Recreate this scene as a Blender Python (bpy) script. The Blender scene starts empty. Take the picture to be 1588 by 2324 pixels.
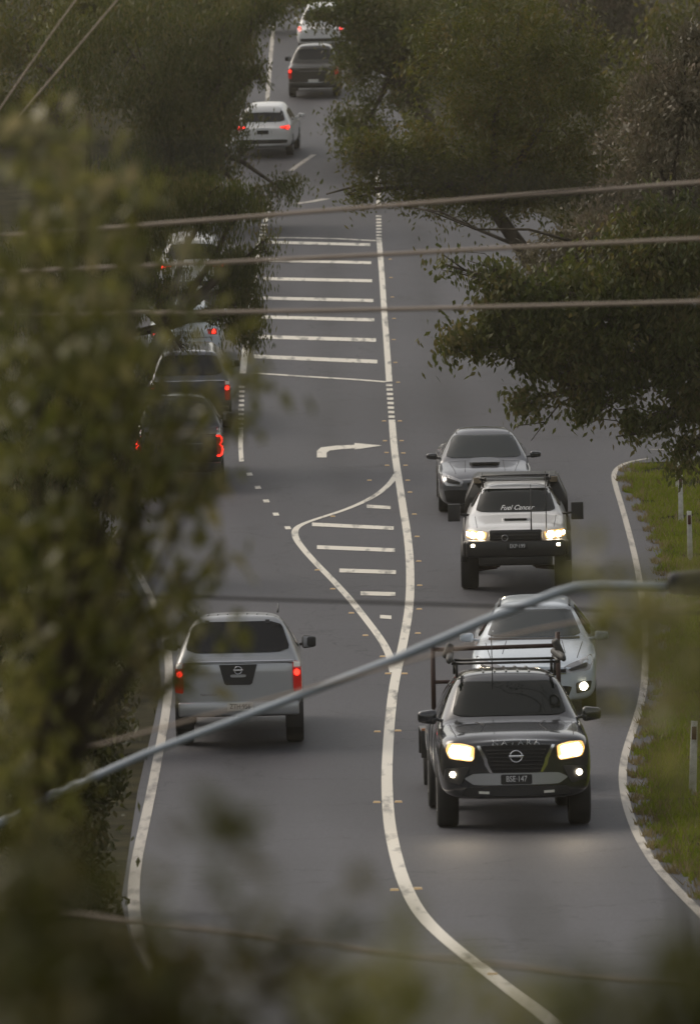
import bpy, bmesh, math, random
import numpy as np
from mathutils import Vector, Matrix
from mathutils.bvhtree import BVHTree
from mathutils.geometry import tessellate_polygon
rnd = random.Random(7); rng = np.random.default_rng(11)
SC = bpy.context.scene
R = math.radians
# ---------------------------------------------------------------- camera
F_PX, CX, CY, HZ, CZ = 16000.0, 794.0, 1162.0, 107.0, 10.03   # photo measured on a 1588 x 2324 grid
PITCH = math.atan((CY-HZ)/F_PX)
cd = bpy.data.cameras.new('camera'); cam = bpy.data.objects.new('camera', cd)
SC.collection.objects.link(cam); SC.camera = cam
cam.location = (0, 0, CZ); cam.rotation_euler = (math.pi/2-PITCH, 0, 0)
cd.sensor_fit = 'HORIZONTAL'; cd.sensor_width = 24.0; cd.lens = 24.0*F_PX/1588.0
cd.clip_start = 0.5; cd.clip_end = 5000
cd.dof.use_dof = True; cd.dof.focus_distance = 112.0; cd.dof.aperture_fstop = 4.6
# ---------------------------------------------------------------- light
SUN_EL, SUN_AZ = 42.0, 303.0       # veiled, low, from the left
w = bpy.data.worlds.new('World'); SC.world = w; w.use_nodes = True
nt = w.node_tree; nt.nodes.clear()
sky = nt.nodes.new('ShaderNodeTexSky'); sky.sky_type = 'NISHITA'; sky.sun_disc = False
sky.sun_elevation = R(SUN_EL); sky.sun_rotation = R(SUN_AZ); sky.dust_density = 3.0; sky.air_density = 1.3
hs = nt.nodes.new('ShaderNodeHueSaturation'); hs.inputs['Saturation'].default_value = 0.36
mx = nt.nodes.new('ShaderNodeMixRGB'); mx.blend_type = 'MULTIPLY'; mx.inputs[0].default_value = 1
mx.inputs[2].default_value = (1.0, 0.945, 0.875, 1)
bg = nt.nodes.new('ShaderNodeBackground'); bg.inputs['Strength'].default_value = 0.14
wo = nt.nodes.new('ShaderNodeOutputWorld')
nt.links.new(sky.outputs[0], hs.inputs['Color']); nt.links.new(hs.outputs[0], mx.inputs[1])
nt.links.new(mx.outputs[0], bg.inputs[0]); nt.links.new(bg.outputs[0], wo.inputs[0])
sd = bpy.data.lights.new('sun', 'SUN'); sd.energy = 0.8; sd.angle = R(35); sd.color = (1.0, 0.90, 0.76)
so = bpy.data.objects.new('sun', sd); SC.collection.objects.link(so)
sv = Vector((math.sin(R(SUN_AZ))*math.cos(R(SUN_EL)), math.cos(R(SUN_AZ))*math.cos(R(SUN_EL)), math.sin(R(SUN_EL))))
so.rotation_euler = sv.to_track_quat('Z', 'Y').to_euler(); so.location = (0, 100, 60)
vs = SC.view_settings; vs.view_transform = 'Standard'; vs.look = 'None'; vs.gamma = 1; vs.exposure = 0.12
try: vs.use_curve_mapping = False
except Exception: pass
SC.cycles.max_bounces = 6; SC.cycles.transparent_max_bounces = 6
HAZE = .00022
# ---------------------------------------------------------------- materials
M = {}
def mat(name, col, rough=0.5, metal=0.0, coat=0.0, spec=0.5, emit=None, es=0.0):
    m = bpy.data.materials.new(name); m.use_nodes = True
    b = m.node_tree.nodes['Principled BSDF']
    b.inputs['Base Color'].default_value = (*col, 1); b.inputs['Roughness'].default_value = rough
    b.inputs['Metallic'].default_value = metal; b.inputs['Coat Weight'].default_value = coat
    b.inputs['Coat Roughness'].default_value = 0.06
    b.inputs['Specular IOR Level'].default_value = spec
    if emit: b.inputs['Emission Color'].default_value = (*emit, 1); b.inputs['Emission Strength'].default_value = es
    M[name] = m; return m
def vary(m, c1, c2, scale, detail=6, rough=None, stretch=None, bump=0.0, bscale=200, lo=.35, hi=.65):
    """noise between two base colours in object space"""
    n, l = m.node_tree.nodes, m.node_tree.links; b = n['Principled BSDF']
    tc = n.new('ShaderNodeTexCoord'); mp = n.new('ShaderNodeMapping'); l.new(tc.outputs['Object'], mp.inputs[0])
    if stretch: mp.inputs['Scale'].default_value = stretch
    t = n.new('ShaderNodeTexNoise'); t.inputs['Scale'].default_value = scale; t.inputs['Detail'].default_value = detail
    l.new(mp.outputs[0], t.inputs['Vector'])
    r = n.new('ShaderNodeValToRGB'); r.color_ramp.elements[0].position = lo; r.color_ramp.elements[1].position = hi
    r.color_ramp.elements[0].color = (*c1, 1); r.color_ramp.elements[1].color = (*c2, 1)
    l.new(t.outputs['Fac'], r.inputs[0]); l.new(r.outputs[0], b.inputs['Base Color'])
    if rough:
        q = n.new('ShaderNodeMapRange'); q.inputs[3].default_value = rough[0]; q.inputs[4].default_value = rough[1]
        l.new(t.outputs['Fac'], q.inputs[0]); l.new(q.outputs[0], b.inputs['Roughness'])
    if bump:
        t2 = n.new('ShaderNodeTexNoise'); t2.inputs['Scale'].default_value = bscale; l.new(tc.outputs['Object'], t2.inputs['Vector'])
        bp = n.new('ShaderNodeBump'); bp.inputs['Strength'].default_value = bump; bp.inputs['Distance'].default_value = .01
        l.new(t2.outputs['Fac'], bp.inputs['Height']); l.new(bp.outputs[0], b.inputs['Normal'])
    return t
def asphalt():
    m = mat('asphalt', (.06,.058,.058), .6, spec=.35)
    n, l = m.node_tree.nodes, m.node_tree.links; b = n['Principled BSDF']
    t = vary(m, (.046,.0465,.054), (.066,.0665,.076), .35, 8, rough=(.52,.74), stretch=(1.6,.16,1), bump=.35, bscale=70, lo=.3, hi=.7)
    base = b.inputs['Base Color'].links[0].from_socket
    tc = n.new('ShaderNodeTexCoord')
    g = n.new('ShaderNodeTexNoise'); g.inputs['Scale'].default_value = 26; g.inputs['Detail'].default_value = 2; l.new(tc.outputs['Object'], g.inputs['Vector'])
    q = n.new('ShaderNodeMapRange'); q.inputs[1].default_value = .3; q.inputs[2].default_value = .7; q.inputs[3].default_value = .72; q.inputs[4].default_value = 1.28
    l.new(g.outputs['Fac'], q.inputs[0])
    p = n.new('ShaderNodeTexNoise'); p.inputs['Scale'].default_value = .09; p.inputs['Detail'].default_value = 3; l.new(tc.outputs['Object'], p.inputs['Vector'])
    q2 = n.new('ShaderNodeMapRange'); q2.inputs[1].default_value = .3; q2.inputs[2].default_value = .7; q2.inputs[3].default_value = .88; q2.inputs[4].default_value = 1.12
    l.new(p.outputs['Fac'], q2.inputs[0])
    mm = n.new('ShaderNodeMath'); mm.operation = 'MULTIPLY'; l.new(q.outputs[0], mm.inputs[0]); l.new(q2.outputs[0], mm.inputs[1])
    mu = n.new('ShaderNodeVectorMath'); mu.operation = 'SCALE'; l.new(base, mu.inputs[0]); l.new(mm.outputs[0], mu.inputs['Scale'])
    def attr(nm, amt):
        a = n.new('ShaderNodeAttribute'); a.attribute_name = nm
        t_ = n.new('ShaderNodeTexNoise'); t_.inputs['Scale'].default_value = .8; l.new(tc.outputs['Object'], t_.inputs['Vector'])
        k = n.new('ShaderNodeMath'); k.operation = 'MULTIPLY'; l.new(a.outputs['Fac'], k.inputs[0]); l.new(t_.outputs['Fac'], k.inputs[1])
        m2 = n.new('ShaderNodeMath'); m2.operation = 'MULTIPLY_ADD'; m2.inputs[1].default_value = amt; m2.inputs[2].default_value = 1; l.new(k.outputs[0], m2.inputs[0]); return m2.outputs[0]
    f1 = n.new('ShaderNodeMath'); f1.operation = 'MULTIPLY'; l.new(attr('track', .22), f1.inputs[0]); l.new(attr('oil', -.42), f1.inputs[1])
    # fine cracks here and there
    vo = n.new('ShaderNodeTexVoronoi'); vo.feature = 'DISTANCE_TO_EDGE'; vo.inputs['Scale'].default_value = .22; vo.inputs['Randomness'].default_value = 1
    wn = n.new('ShaderNodeTexNoise'); wn.inputs['Scale'].default_value = 1.4; wn.inputs['Detail'].default_value = 5; l.new(tc.outputs['Object'], wn.inputs['Vector'])
    va = n.new('ShaderNodeVectorMath'); va.operation = 'MULTIPLY_ADD'; va.inputs[1].default_value = (1.6,1.6,1.6); l.new(wn.outputs['Color'], va.inputs[0]); l.new(tc.outputs['Object'], va.inputs[2]); l.new(va.outputs[0], vo.inputs['Vector'])
    cr_ = n.new('ShaderNodeMapRange'); cr_.inputs[1].default_value = .003; cr_.inputs[2].default_value = .009; cr_.inputs[3].default_value = .62; cr_.inputs[4].default_value = 1; l.new(vo.outputs['Distance'], cr_.inputs[0])
    f2 = n.new('ShaderNodeMath'); f2.operation = 'MULTIPLY'; l.new(f1.outputs[0], f2.inputs[0]); l.new(cr_.outputs[0], f2.inputs[1])
    mu2 = n.new('ShaderNodeVectorMath'); mu2.operation = 'SCALE'; l.new(mu.outputs[0], mu2.inputs[0]); l.new(f2.outputs[0], mu2.inputs['Scale'])
    l.new(mu2.outputs[0], b.inputs['Base Color'])
asphalt()
m = mat('line_paint', (.55,.52,.46), .55); vary(m, (.20,.19,.17), (.72,.68,.59), 3.2, 12, bump=.2, bscale=60, lo=.30, hi=.47, stretch=(1.6,.22,1))
m = mat('line_paint_worn', (.36,.34,.30), .6); vary(m, (.14,.13,.12), (.44,.41,.36), 3.2, 12, bump=.2, bscale=60, lo=.30, hi=.5, stretch=(1.6,.22,1))
m = mat('soil', (.03,.028,.015), .95, spec=.05); vary(m, (.016,.016,.008), (.045,.040,.020), 1.3, 8, bump=.6, bscale=12)
def blade(name, c1, c2, c3, trans=.35, rough=.5, spec=.4):
    """leaf or grass: colour differs leaf by leaf, light passes through"""
    m = bpy.data.materials.new(name); m.use_nodes = True; n, l = m.node_tree.nodes, m.node_tree.links
    b = n['Principled BSDF']; b.inputs['Roughness'].default_value = rough; b.inputs['Specular IOR Level'].default_value = spec
    g = n.new('ShaderNodeNewGeometry'); r = n.new('ShaderNodeValToRGB')
    e = r.color_ramp.elements; e[0].color = (*c1, 1); e[1].color = (*c3, 1); e[0].position = .05; e[1].position = .97
    k = e.new(.55); k.color = (*c2, 1)
    tc = n.new('ShaderNodeTexCoord'); nz = n.new('ShaderNodeTexNoise'); nz.inputs['Scale'].default_value = 1.1; nz.inputs['Detail'].default_value = 2; l.new(tc.outputs['Object'], nz.inputs['Vector'])
    q = n.new('ShaderNodeMapRange'); q.inputs[1].default_value = .32; q.inputs[2].default_value = .68; l.new(nz.outputs['Fac'], q.inputs[0])
    mm = n.new('ShaderNodeMix'); mm.inputs[0].default_value = .5; l.new(g.outputs['Random Per Island'], mm.inputs[2]); l.new(q.outputs[0], mm.inputs[3])
    l.new(mm.outputs[0], r.inputs[0]); l.new(r.outputs[0], b.inputs['Base Color'])
    t = n.new('ShaderNodeBsdfTranslucent'); l.new(r.outputs[0], t.inputs['Color'])
    mxs = n.new('ShaderNodeMixShader'); mxs.inputs[0].default_value = trans
    l.new(b.outputs[0], mxs.inputs[1]); l.new(t.outputs[0], mxs.inputs[2])
    l.new(mxs.outputs[0], n['Material Output'].inputs['Surface']); M[name] = m
blade('leaf_dark', (.046,.064,.010), (.090,.10,.018), (.18,.14,.05), .45)
blade('leaf_olive', (.055,.068,.008), (.105,.11,.014), (.17,.12,.03), .45)
blade('leaf_sunlit', (.09,.10,.012), (.13,.13,.016), (.16,.14,.03))  # sunlight on a grassy clearing put into the leaf colour
blade('leaf_grey', (.085,.078,.042), (.15,.13,.08), (.26,.20,.14))
blade('leaf_near', (.10,.11,.024), (.20,.19,.055), (.36,.30,.17), .5, .4, .5)
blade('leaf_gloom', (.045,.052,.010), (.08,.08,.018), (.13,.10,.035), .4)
blade('grass', (.115,.165,.006), (.185,.225,.008), (.23,.25,.03), .4, .6, .2)
blade('dry_grass', (.14,.11,.05), (.24,.19,.09), (.32,.27,.15), .3, .7, .1)
m = mat('bark', (.07,.055,.04), .9, spec=.2); vary(m, (.035,.028,.02), (.11,.09,.07), 4, 6, stretch=(1,1,.2), bump=.6, bscale=15)
mat('tyre', (.018,.018,.018), .85); mat('rim', (.32,.32,.33), .3, .9); mat('black_plastic', (.02,.02,.021), .5)
mat('dark_gap', (.008,.008,.009), .7); mat('glass', (.012,.018,.018), .03, spec=.6); mat('glass_dark', (.008,.010,.009), .03, spec=.22)
mat('privacy_glass', (.006,.006,.007), .05, spec=.5)
mat('chrome', (.72,.72,.74), .12, 1.0); mat('steel_black', (.022,.021,.020), .35)
m = mat('paint_charcoal', (.026,.028,.033), .22, .3, 1.0)
mat('paint_grey', (.10,.105,.12), .32, .35, 1.0); mat('paint_silver', (.42,.43,.44), .36, .65, .6)
mat('paint_white', (.72,.72,.72), .4, 0, .8); mat('paint_pale', (.56,.62,.68), .4, .15, .8)
mat('paint_black', (.012,.012,.013), .3, 0, 1.0); mat('paint_brown', (.06,.055,.048), .35, .4, .8)
mat('lens_clear', (.35,.35,.36), .08, .3, 1.0); mat('lens_red', (.22,.006,.006), .2, 0, .6, emit=(1,.02,.01), es=.12)
mat('head_glow', (1,1,1), .3, emit=(1,.84,.58), es=30); mat('fog_glow', (1,1,1), .3, emit=(1,.86,.62), es=16)
mat('tail_glow', (.5,.02,.01), .3, emit=(1,.022,.012), es=4.5); mat('lens_lit', (.3,.25,.2), .15, .2, 1.0, emit=(1,.50,.10), es=1.25); mat('amber_glow', (1,.5,.1), .3, emit=(1,.40,.10), es=3)
mat('plate_white', (.60,.60,.56), .5); mat('plate_black', (.015,.015,.016), .4); mat('plate_ink', (.03,.035,.05), .6); mat('white_ink', (.75,.75,.75), .5)
mat('red_brown', (.05,.024,.018), .6); mat('galvanised', (.34,.38,.42), .45, .15); mat('lamp_head', (.012,.012,.013), .6)
m = mat('post_white', (.72,.71,.66), .6); vary(m, (.50,.48,.42), (.76,.75,.70), 9, 6)
mat('reflector_white', (.8,.78,.7), .2); mat('reflector_red', (.10,.03,.03), .3); mat('marker_glow', (.55,.40,.22), .3, emit=(1,.62,.28), es=.08)
mat('wire_pale', (.40,.32,.25), .5, .1); mat('wire_dark', (.03,.026,.022), .6); mat('tarp', (.045,.043,.04), .6); mat('orange_lit_edge', (.55,.25,.12), .5)
mat('interior_trim', (.20,.16,.11), .7)
# ---------------------------------------------------------------- mesh helpers
COL = SC.collection
def obj(name, me, m=None, parent=None, smooth=True):
    if isinstance(me, bmesh.types.BMesh):
        b = me; me = bpy.data.meshes.new(name); b.to_mesh(me); b.free()
    o = bpy.data.objects.new(name, me); COL.objects.link(o)
    if m: me.materials.append(M[m])
    if smooth and len(me.polygons): me.polygons.foreach_set('use_smooth', [True]*len(me.polygons))
    if parent: o.parent = parent
    return o
def tag(o, label=None, cat=None, group=None, kind=None):
    if label: o['label'] = label
    if cat: o['category'] = cat
    if group: o['group'] = group
    if kind: o['kind'] = kind
    return o
def empty(name, loc=(0,0,0)):
    o = bpy.data.objects.new(name, None); COL.objects.link(o); o.location = loc; o.empty_display_size = .3; return o
def np_mesh(name, V, Q):
    me = bpy.data.meshes.new(name); V = np.asarray(V, np.float32); Q = np.asarray(Q, np.int32)
    k = Q.shape[1]
    me.vertices.add(len(V)); me.vertices.foreach_set('co', V.ravel())
    me.loops.add(Q.size); me.loops.foreach_set('vertex_index', Q.ravel())
    me.polygons.add(len(Q)); me.polygons.foreach_set('loop_start', np.arange(0, Q.size, k, dtype=np.int32))
    me.polygons.foreach_set('loop_total', np.full(len(Q), k, np.int32))
    me.update(); me.validate(); return me
def bx(bm, c, s, bev=0.0, rot=None, seg=2):
    r = bmesh.ops.create_cube(bm, size=1.0); vs_ = r['verts']
    bmesh.ops.scale(bm, vec=s, verts=vs_)
    if bev:
        es = list({e for v in vs_ for e in v.link_edges})
        q = bmesh.ops.bevel(bm, geom=es, offset=bev, segments=seg, affect='EDGES', profile=.5)
        vs_ = list({v for f in q['faces'] for v in f.verts} | {v for v in vs_ if v.is_valid})
    if rot is not None: bmesh.ops.rotate(bm, verts=vs_, cent=(0,0,0), matrix=rot)
    bmesh.ops.translate(bm, vec=c, verts=vs_); return vs_
def box(name, c, s, m, parent, bev=.01, rot=None):
    bm = bmesh.new(); bx(bm, c, s, bev, rot); return obj(name, bm, m, parent)
def tube(bm, pts, rad, n=8, cap=True):
    pts = [Vector(p) for p in pts]; rs = rad if isinstance(rad, (list, tuple)) else [rad]*len(pts); rings = []
    for i, p in enumerate(pts):
        d = (pts[min(i+1, len(pts)-1)]-pts[max(i-1, 0)]).normalized()
        a = d.orthogonal().normalized() if i == 0 else (a_-d*a_.dot(d)).normalized()
        a_ = a; b = d.cross(a)
        rings.append([bm.verts.new(p+(a*math.cos(2*math.pi*k/n)+b*math.sin(2*math.pi*k/n))*rs[i]) for k in range(n)])
    for r0, r1 in zip(rings, rings[1:]):
        for k in range(n): bm.faces.new((r0[k], r0[(k+1)%n], r1[(k+1)%n], r1[k]))
    if cap: bm.faces.new(rings[0][::-1]); bm.faces.new(rings[-1])
def tubes(name, segs, m, parent=None, n=8):
    bm = bmesh.new()
    for pts, rad in segs: tube(bm, pts, rad, n)
    return obj(name, bm, m, parent)
# ---------------------------------------------------------------- ground profile
def at(px, py, Y):
    u, v = (px-CX)/F_PX, -(py-CY)/F_PX
    dy = math.cos(PITCH)+v*math.sin(PITCH); dz = -math.sin(PITCH)+v*math.cos(PITCH); t = Y/dy
    return Vector((u*t, Y, CZ+dz*t))
_P = [(0,52),(95,57),(205,62),(345,70),(560,80.5),(815,92),(1000,103),(1165,114),(1335,127),(1610,150),(1685,158),(1803,171),(1880,182),(2100,222),(2324,270)]
_pt = [(F_PX/s, at(CX, y, F_PX/s).z) for y, s in _P][::-1]
_pt = [(-40,8.6),(0,7.8),(20,4.9),(40,2.9)] + _pt + [(400,19.5),(700,44),(1500,90),(3000,130)]
ROWS = np.arange(-40, 3001, 1.0)
_z = np.interp(ROWS, [p[0] for p in _pt], [p[1] for p in _pt])
_k = np.exp(-.5*(np.arange(-12, 13)/5.0)**2); _k /= _k.sum()
ZP = np.convolve(np.pad(_z, 12, mode='edge'), _k, 'valid')
CF = 0.02                                     # the road leans down to the left
def zg(x, y):
    z = np.interp(y, ROWS, ZP) + CF*np.clip(x, -25, 25)
    return z + .22*np.clip(np.abs(x)-16, 0, 150)
def ground(px, py):
    lo, hi = 45.0, 420.0
    for _ in range(50):
        mid = .5*(lo+hi); p = at(px, py, mid)
        if p.z > zg(p.x, mid): lo = mid
        else: hi = mid
    p = at(px, py, .5*(lo+hi)); return Vector((p.x, p.y, float(zg(p.x, p.y))))
# terrain: one sheet to the horizon
ys = np.concatenate([np.arange(-40, 330, 1.0), np.arange(330, 901, 10.0)])
xs = np.array([-300,-220,-150,-80,-50,-35,-25,-16,-8,0,8,16,25,35,50,80,150,220,300.0])
X, Y = np.meshgrid(xs, ys); Z = zg(X, Y)
g = np.arange(X.size).reshape(X.shape)
Q = np.stack([g[:-1,:-1], g[:-1,1:], g[1:,1:], g[1:,:-1]], -1).reshape(-1, 4)
tag(obj('ground', np_mesh('ground', np.stack([X, Y, Z], -1).reshape(-1, 3), Q), 'soil'), kind='structure')
# road sheet
RD = [(0,600,860),(200,570,880),(345,505,950),(500,440,1250),(700,330,1600),(860,250,1800),(930,120,1900),(1035,120,1900),(1050,140,1440),(1090,150,1425),
      (1200,235,1490),(1330,298,1522),(1450,355,1520),(1560,366,1508),(1640,350,1490),(1720,330,1472),(1800,312,1470),(1880,300,1492),(1950,290,1535),(2050,275,1630),(2160,300,1790),(2324,400,1950)]
rl = [ground(a, y+CF*(CX-a)*0) for y, a, b in RD]; rr = [ground(b, y) for y, a, b in RD]
rows = np.arange(46, 308, 1.0)
LANES = [[(728,122),(708,221),(640,330),(500,560),(437,700),(430,840),(433,985),(415,1118),(440,1300),(490,1480),(544,1700),(590,1950),(680,2180),(800,2324)], [(950,520),(985,800),(1040,1000),(1098,1172),(1165,1345),(1205,1620),(1175,1890),(1190,2080),(1330,2324)], [(760,520),(745,800),(740,1000),(790,1110)]]
def side(pts):
    q = sorted((p.y, p.x) for p in pts); return np.interp(rows, [a for a, b in q], [b for a, b in q])
XL, XR = side(rl), side(rr)
V, n = [], 97
for j, y in enumerate(rows):
    for i in range(n):
        x = XL[j]+(XR[j]-XL[j])*i/(n-1); V.append((x, y, zg(x, y)+.02))
g = np.arange(len(V)).reshape(-1, n); Q = np.stack([g[:-1,:-1], g[:-1,1:], g[1:,1:], g[1:,:-1]], -1).reshape(-1, 4)
V = np.array(V); Xr = V[:,0]; V[:,2] = zg(Xr, V[:,1])+.02
road = tag(obj('road', np_mesh('road', V, Q), 'asphalt'), kind='structure')
trk = np.zeros(len(V)); oil = np.zeros(len(V))      # tyre-polished tracks and the oil drip line between them
for k, ln in enumerate(LANES):
    q = sorted((p.y, p.x) for p in (ground(*a) for a in ln)); xc = np.interp(V[:,1], [a for a, b in q], [b for a, b in q]); inside = (V[:,1] > q[0][0]-1)*(V[:,1] < q[-1][0]+1)
    d = np.abs(V[:,0]-xc); trk = np.maximum(trk, inside*np.exp(-((d-.80)/.27)**2)); oil = np.maximum(oil, inside*np.exp(-(d/.30)**2))
for nm, arr in (('track', trk), ('oil', oil)):
    at_ = road.data.attributes.new(nm, 'FLOAT', 'POINT'); at_.data.foreach_set('value', arr.astype(np.float32))
# ---------------------------------------------------------------- road markings
def smooth_line(p, it=2):
    for _ in range(it):
        q = [p[0]]
        for a, b in zip(p, p[1:]):
            a_, b_ = np.array(a), np.array(b); q += [tuple(.75*a_+.25*b_), tuple(.25*a_+.75*b_)]
        p = q+[p[-1]]
    return p
def strip(bm, pl, width, h=.028):
    """painted line along points of the ground, width in metres across"""
    pts = [ground(*p) for p in pl]; dense = [pts[0]]
    for a, b in zip(pts, pts[1:]):
        k = max(1, int((b-a).length/1.0))
        dense += [a.lerp(b, i/k) for i in range(1, k+1)]
    prev = None
    for i, p in enumerate(dense):
        d = dense[min(i+1, len(dense)-1)]-dense[max(i-1, 0)]; d.z = 0; d.normalize(); nn = Vector((-d.y, d.x, 0))*width/2
        r = []
        for q in (p+nn, p-nn): r.append(bm.verts.new((q.x, q.y, float(zg(q.x, q.y))+h)))
        if prev: bm.faces.new((prev[0], prev[1], r[1], r[0]))
        prev = r
def quad(bm, px, h=.028):
    vv = []
    for a in px:
        p = ground(*a); vv.append(bm.verts.new((p.x, p.y, p.z+h)))
    bm.faces.new(vv)
def marks(name, fn, paint='line_paint'):
    bm = bmesh.new(); fn(bm); bmesh.ops.recalc_face_normals(bm, faces=bm.faces[:])
    for f in bm.faces:
        if f.normal.z < 0: f.normal_flip()
    tag(obj(name, bm, paint, smooth=False), kind='structure')
centre = [(857,360),(859,470),(860,545),(866,620),(871,700),(877,780),(883,868)]
centre2 = [(889,955),(895,1030),(906,1100),(915,1160),(925,1220),(931,1290),(930,1370),(921,1430),(909,1490),(895,1550),(886,1620),(880,1700),(877,1770),(881,1860),(893,1930),(915,2010),(952,2080),(1005,2135),(1075,2190),(1140,2240),(1230,2310),(1300,2370)]
def _c(bm):
    strip(bm, smooth_line(centre[2:]), .15); strip(bm, smooth_line(centre2), .15)
    for i in range(8):
        y = 876+i*10.3; x = 883+i*.75; quad(bm, [(x-7,y+2.6),(x+7,y+2.8),(x+7,y-2.6),(x-7,y-2.8)])
    for i in range(8):
        y = 492+i*7.2; x = 859+i*.1; quad(bm, [(x-6,y+1.9),(x+6,y+1.9),(x+6,y-1.9),(x-6,y-1.9)])
    strip(bm, centre[:2], .13)
marks('centre_line', _c)
def _l(bm):
    strip(bm, [(612,452),(607,480),(602,505)], .13)
    for i in range(5):
        y = 512+i*7.4; x = 600-i*1.8; quad(bm, [(x-7,y+2),(x+7,y+2),(x+7,y-2),(x-7,y-2)])
    strip(bm, smooth_line([(591,545),(584,570),(577,620),(570,680),(563,740),(556,800),(551,850)]), .16)
    for i in range(10):
        y = 880+i*10.5; x = 549-i*.35; quad(bm, [(x-6,y+2.4),(x+6,y+2.4),(x+6,y-2.4),(x-6,y-2.4)])
    strip(bm, [(546,978),(546,1020),(548,1050)], .10)
    for x, y in [(566,1079),(585,1109),(604,1140),(626,1170),(653,1201)]: quad(bm, [(x-5,y+3.6),(x+8,y+3),(x+5,y-3.6),(x-8,y-3)])
marks('turn_lane_line', _l)
def _b(bm):
    for (x0,y0),(x1,y1),t in [((608,551),(840,557),3.1),((603,592),(842,598),3.1),((598,634),(844,639),3.4),((591,678),(847,684),3.5),((585,721),(849,728),3.7),((582,766),(853,774),4),((576,811),(856,823),4.2),
             ((832,1152),(886,1155),3.6),((708,1193),(893,1202),4),((719,1245),(896,1252),4.3),((770,1298),(898,1302),4.4),((818,1350),(897,1352),4.5),((862,1403),(888,1405),4)]:
        k = 5
        for i in range(k):
            f0, f1 = i/k, (i+1)/k; xa, xb = x0+(x1-x0)*f0, x0+(x1-x0)*f1; ya, yb = y0+(y1-y0)*f0, y0+(y1-y0)*f1
            quad(bm, [(xa,ya+t),(xb,yb+t),(xb,yb-t),(xa,ya-t)])
marks('hatching_bars', _b)
def _i(bm):
    strip(bm, smooth_line([(900,1078),(884,1102),(850,1130),(790,1158),(720,1180),(686,1192),(670,1203),(668,1218),(680,1240),(715,1280),(760,1325),(800,1370),(835,1415),(865,1455),(884,1490),(893,1530)], 3), .13)
    strip(bm, [(578,849),(700,857),(800,863),(878,869)], .22); strip(bm, [(597,541),(660,541),(760,543),(855,548)], .22)
marks('island_outline', _i)
def _a(bm):
    for q in [[(719,1041),(741,1041),(741,1030),(719,1026)], [(719,1026),(741,1030),(748,1025),(728,1018)], [(728,1018),(748,1025),(775,1022),(762,1014)], [(762,1014),(775,1022),(806,1020),(806,1012)], [(804,1023),(865,1014),(865,1013.4),(804,1008)]]:
        quad(bm, q)
marks('turn_arrow', _a)
def _e(bm):
    strip(bm, smooth_line([(1530,1024),(1475,1022)],1), .12)
    strip(bm, smooth_line([(1470,1043),(1430,1050),(1405,1060),(1391,1077),(1396,1105),(1410,1150),(1428,1215),(1446,1290),(1458,1370),(1464,1440),(1465,1510),(1459,1580),(1443,1640),(1424,1695),(1413,1740),(1412,1785),(1424,1845),(1450,1910),(1490,1975),(1545,2035),(1610,2100)], 2), .11)
    strip(bm, smooth_line([(258,1208),(275,1235),(300,1280),(322,1318),(355,1385),(374,1440),(383,1500),(384,1560),(374,1640),(357,1730),(340,1820),(322,1900),(308,1970),(302,2040),(306,2100),(320,2150),(345,2200),(380,2250)], 2), .13)
    strip(bm, [(622,50),(615,120),(606,230)], .15); strip(bm, [(530,318),(505,340)], .15); strip(bm, [(712,352),(660,388)], .18)
    strip(bm, [(668,464),(705,459),(740,452)], .3)
marks('edge_line', _e, 'line_paint_worn')
# raised pavement markers: small moulded lozenges with a reflective face, its shine put in as faint emission
mk = bmesh.new(); r_ = bmesh.ops.create_cube(mk, size=1)
for v in mk.verts:
    v.co = Vector((v.co.x*(.10 if v.co.z < 0 else .08), v.co.y*(.10 if v.co.z < 0 else .05), (v.co.z+.5)*.02))
mk_me = bpy.data.meshes.new('raised_marker'); mk.to_mesh(mk_me); mk.free(); mk_me.materials.append(M['marker_glow'])
MK = [(885,590),(887,632),(890,676),(894,725),(893,773),(897,825),(903,870),(871,958),(907,958),(873,1003),(911,1003),(877,1030),(915,1031),(878,1059),(920,1059),(925,1093),(930,1120),(838,1093),(755,1175),(940,1170),(946,1221),(950,1277),(952,1332),(951,1386),(948,1441),(755,1340),(797,1395),(829,1446),(868,1494),(880,1533),(918,1533),(928,1490),(720,1297),(856,1665),(903,1663),(855,1826),(904,1825),(895,2026),(948,2023),(1118,2219)]
for i, (px, py) in enumerate(MK):
    o = bpy.data.objects.new('raised_pavement_marker', mk_me); COL.objects.link(o); p = ground(px, py); o.location = (p.x, p.y, p.z+.022)
    tag(o, 'small amber raised pavement marker glued beside a painted centre line', 'road marker', 'raised pavement markers along the painted lines')
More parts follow.
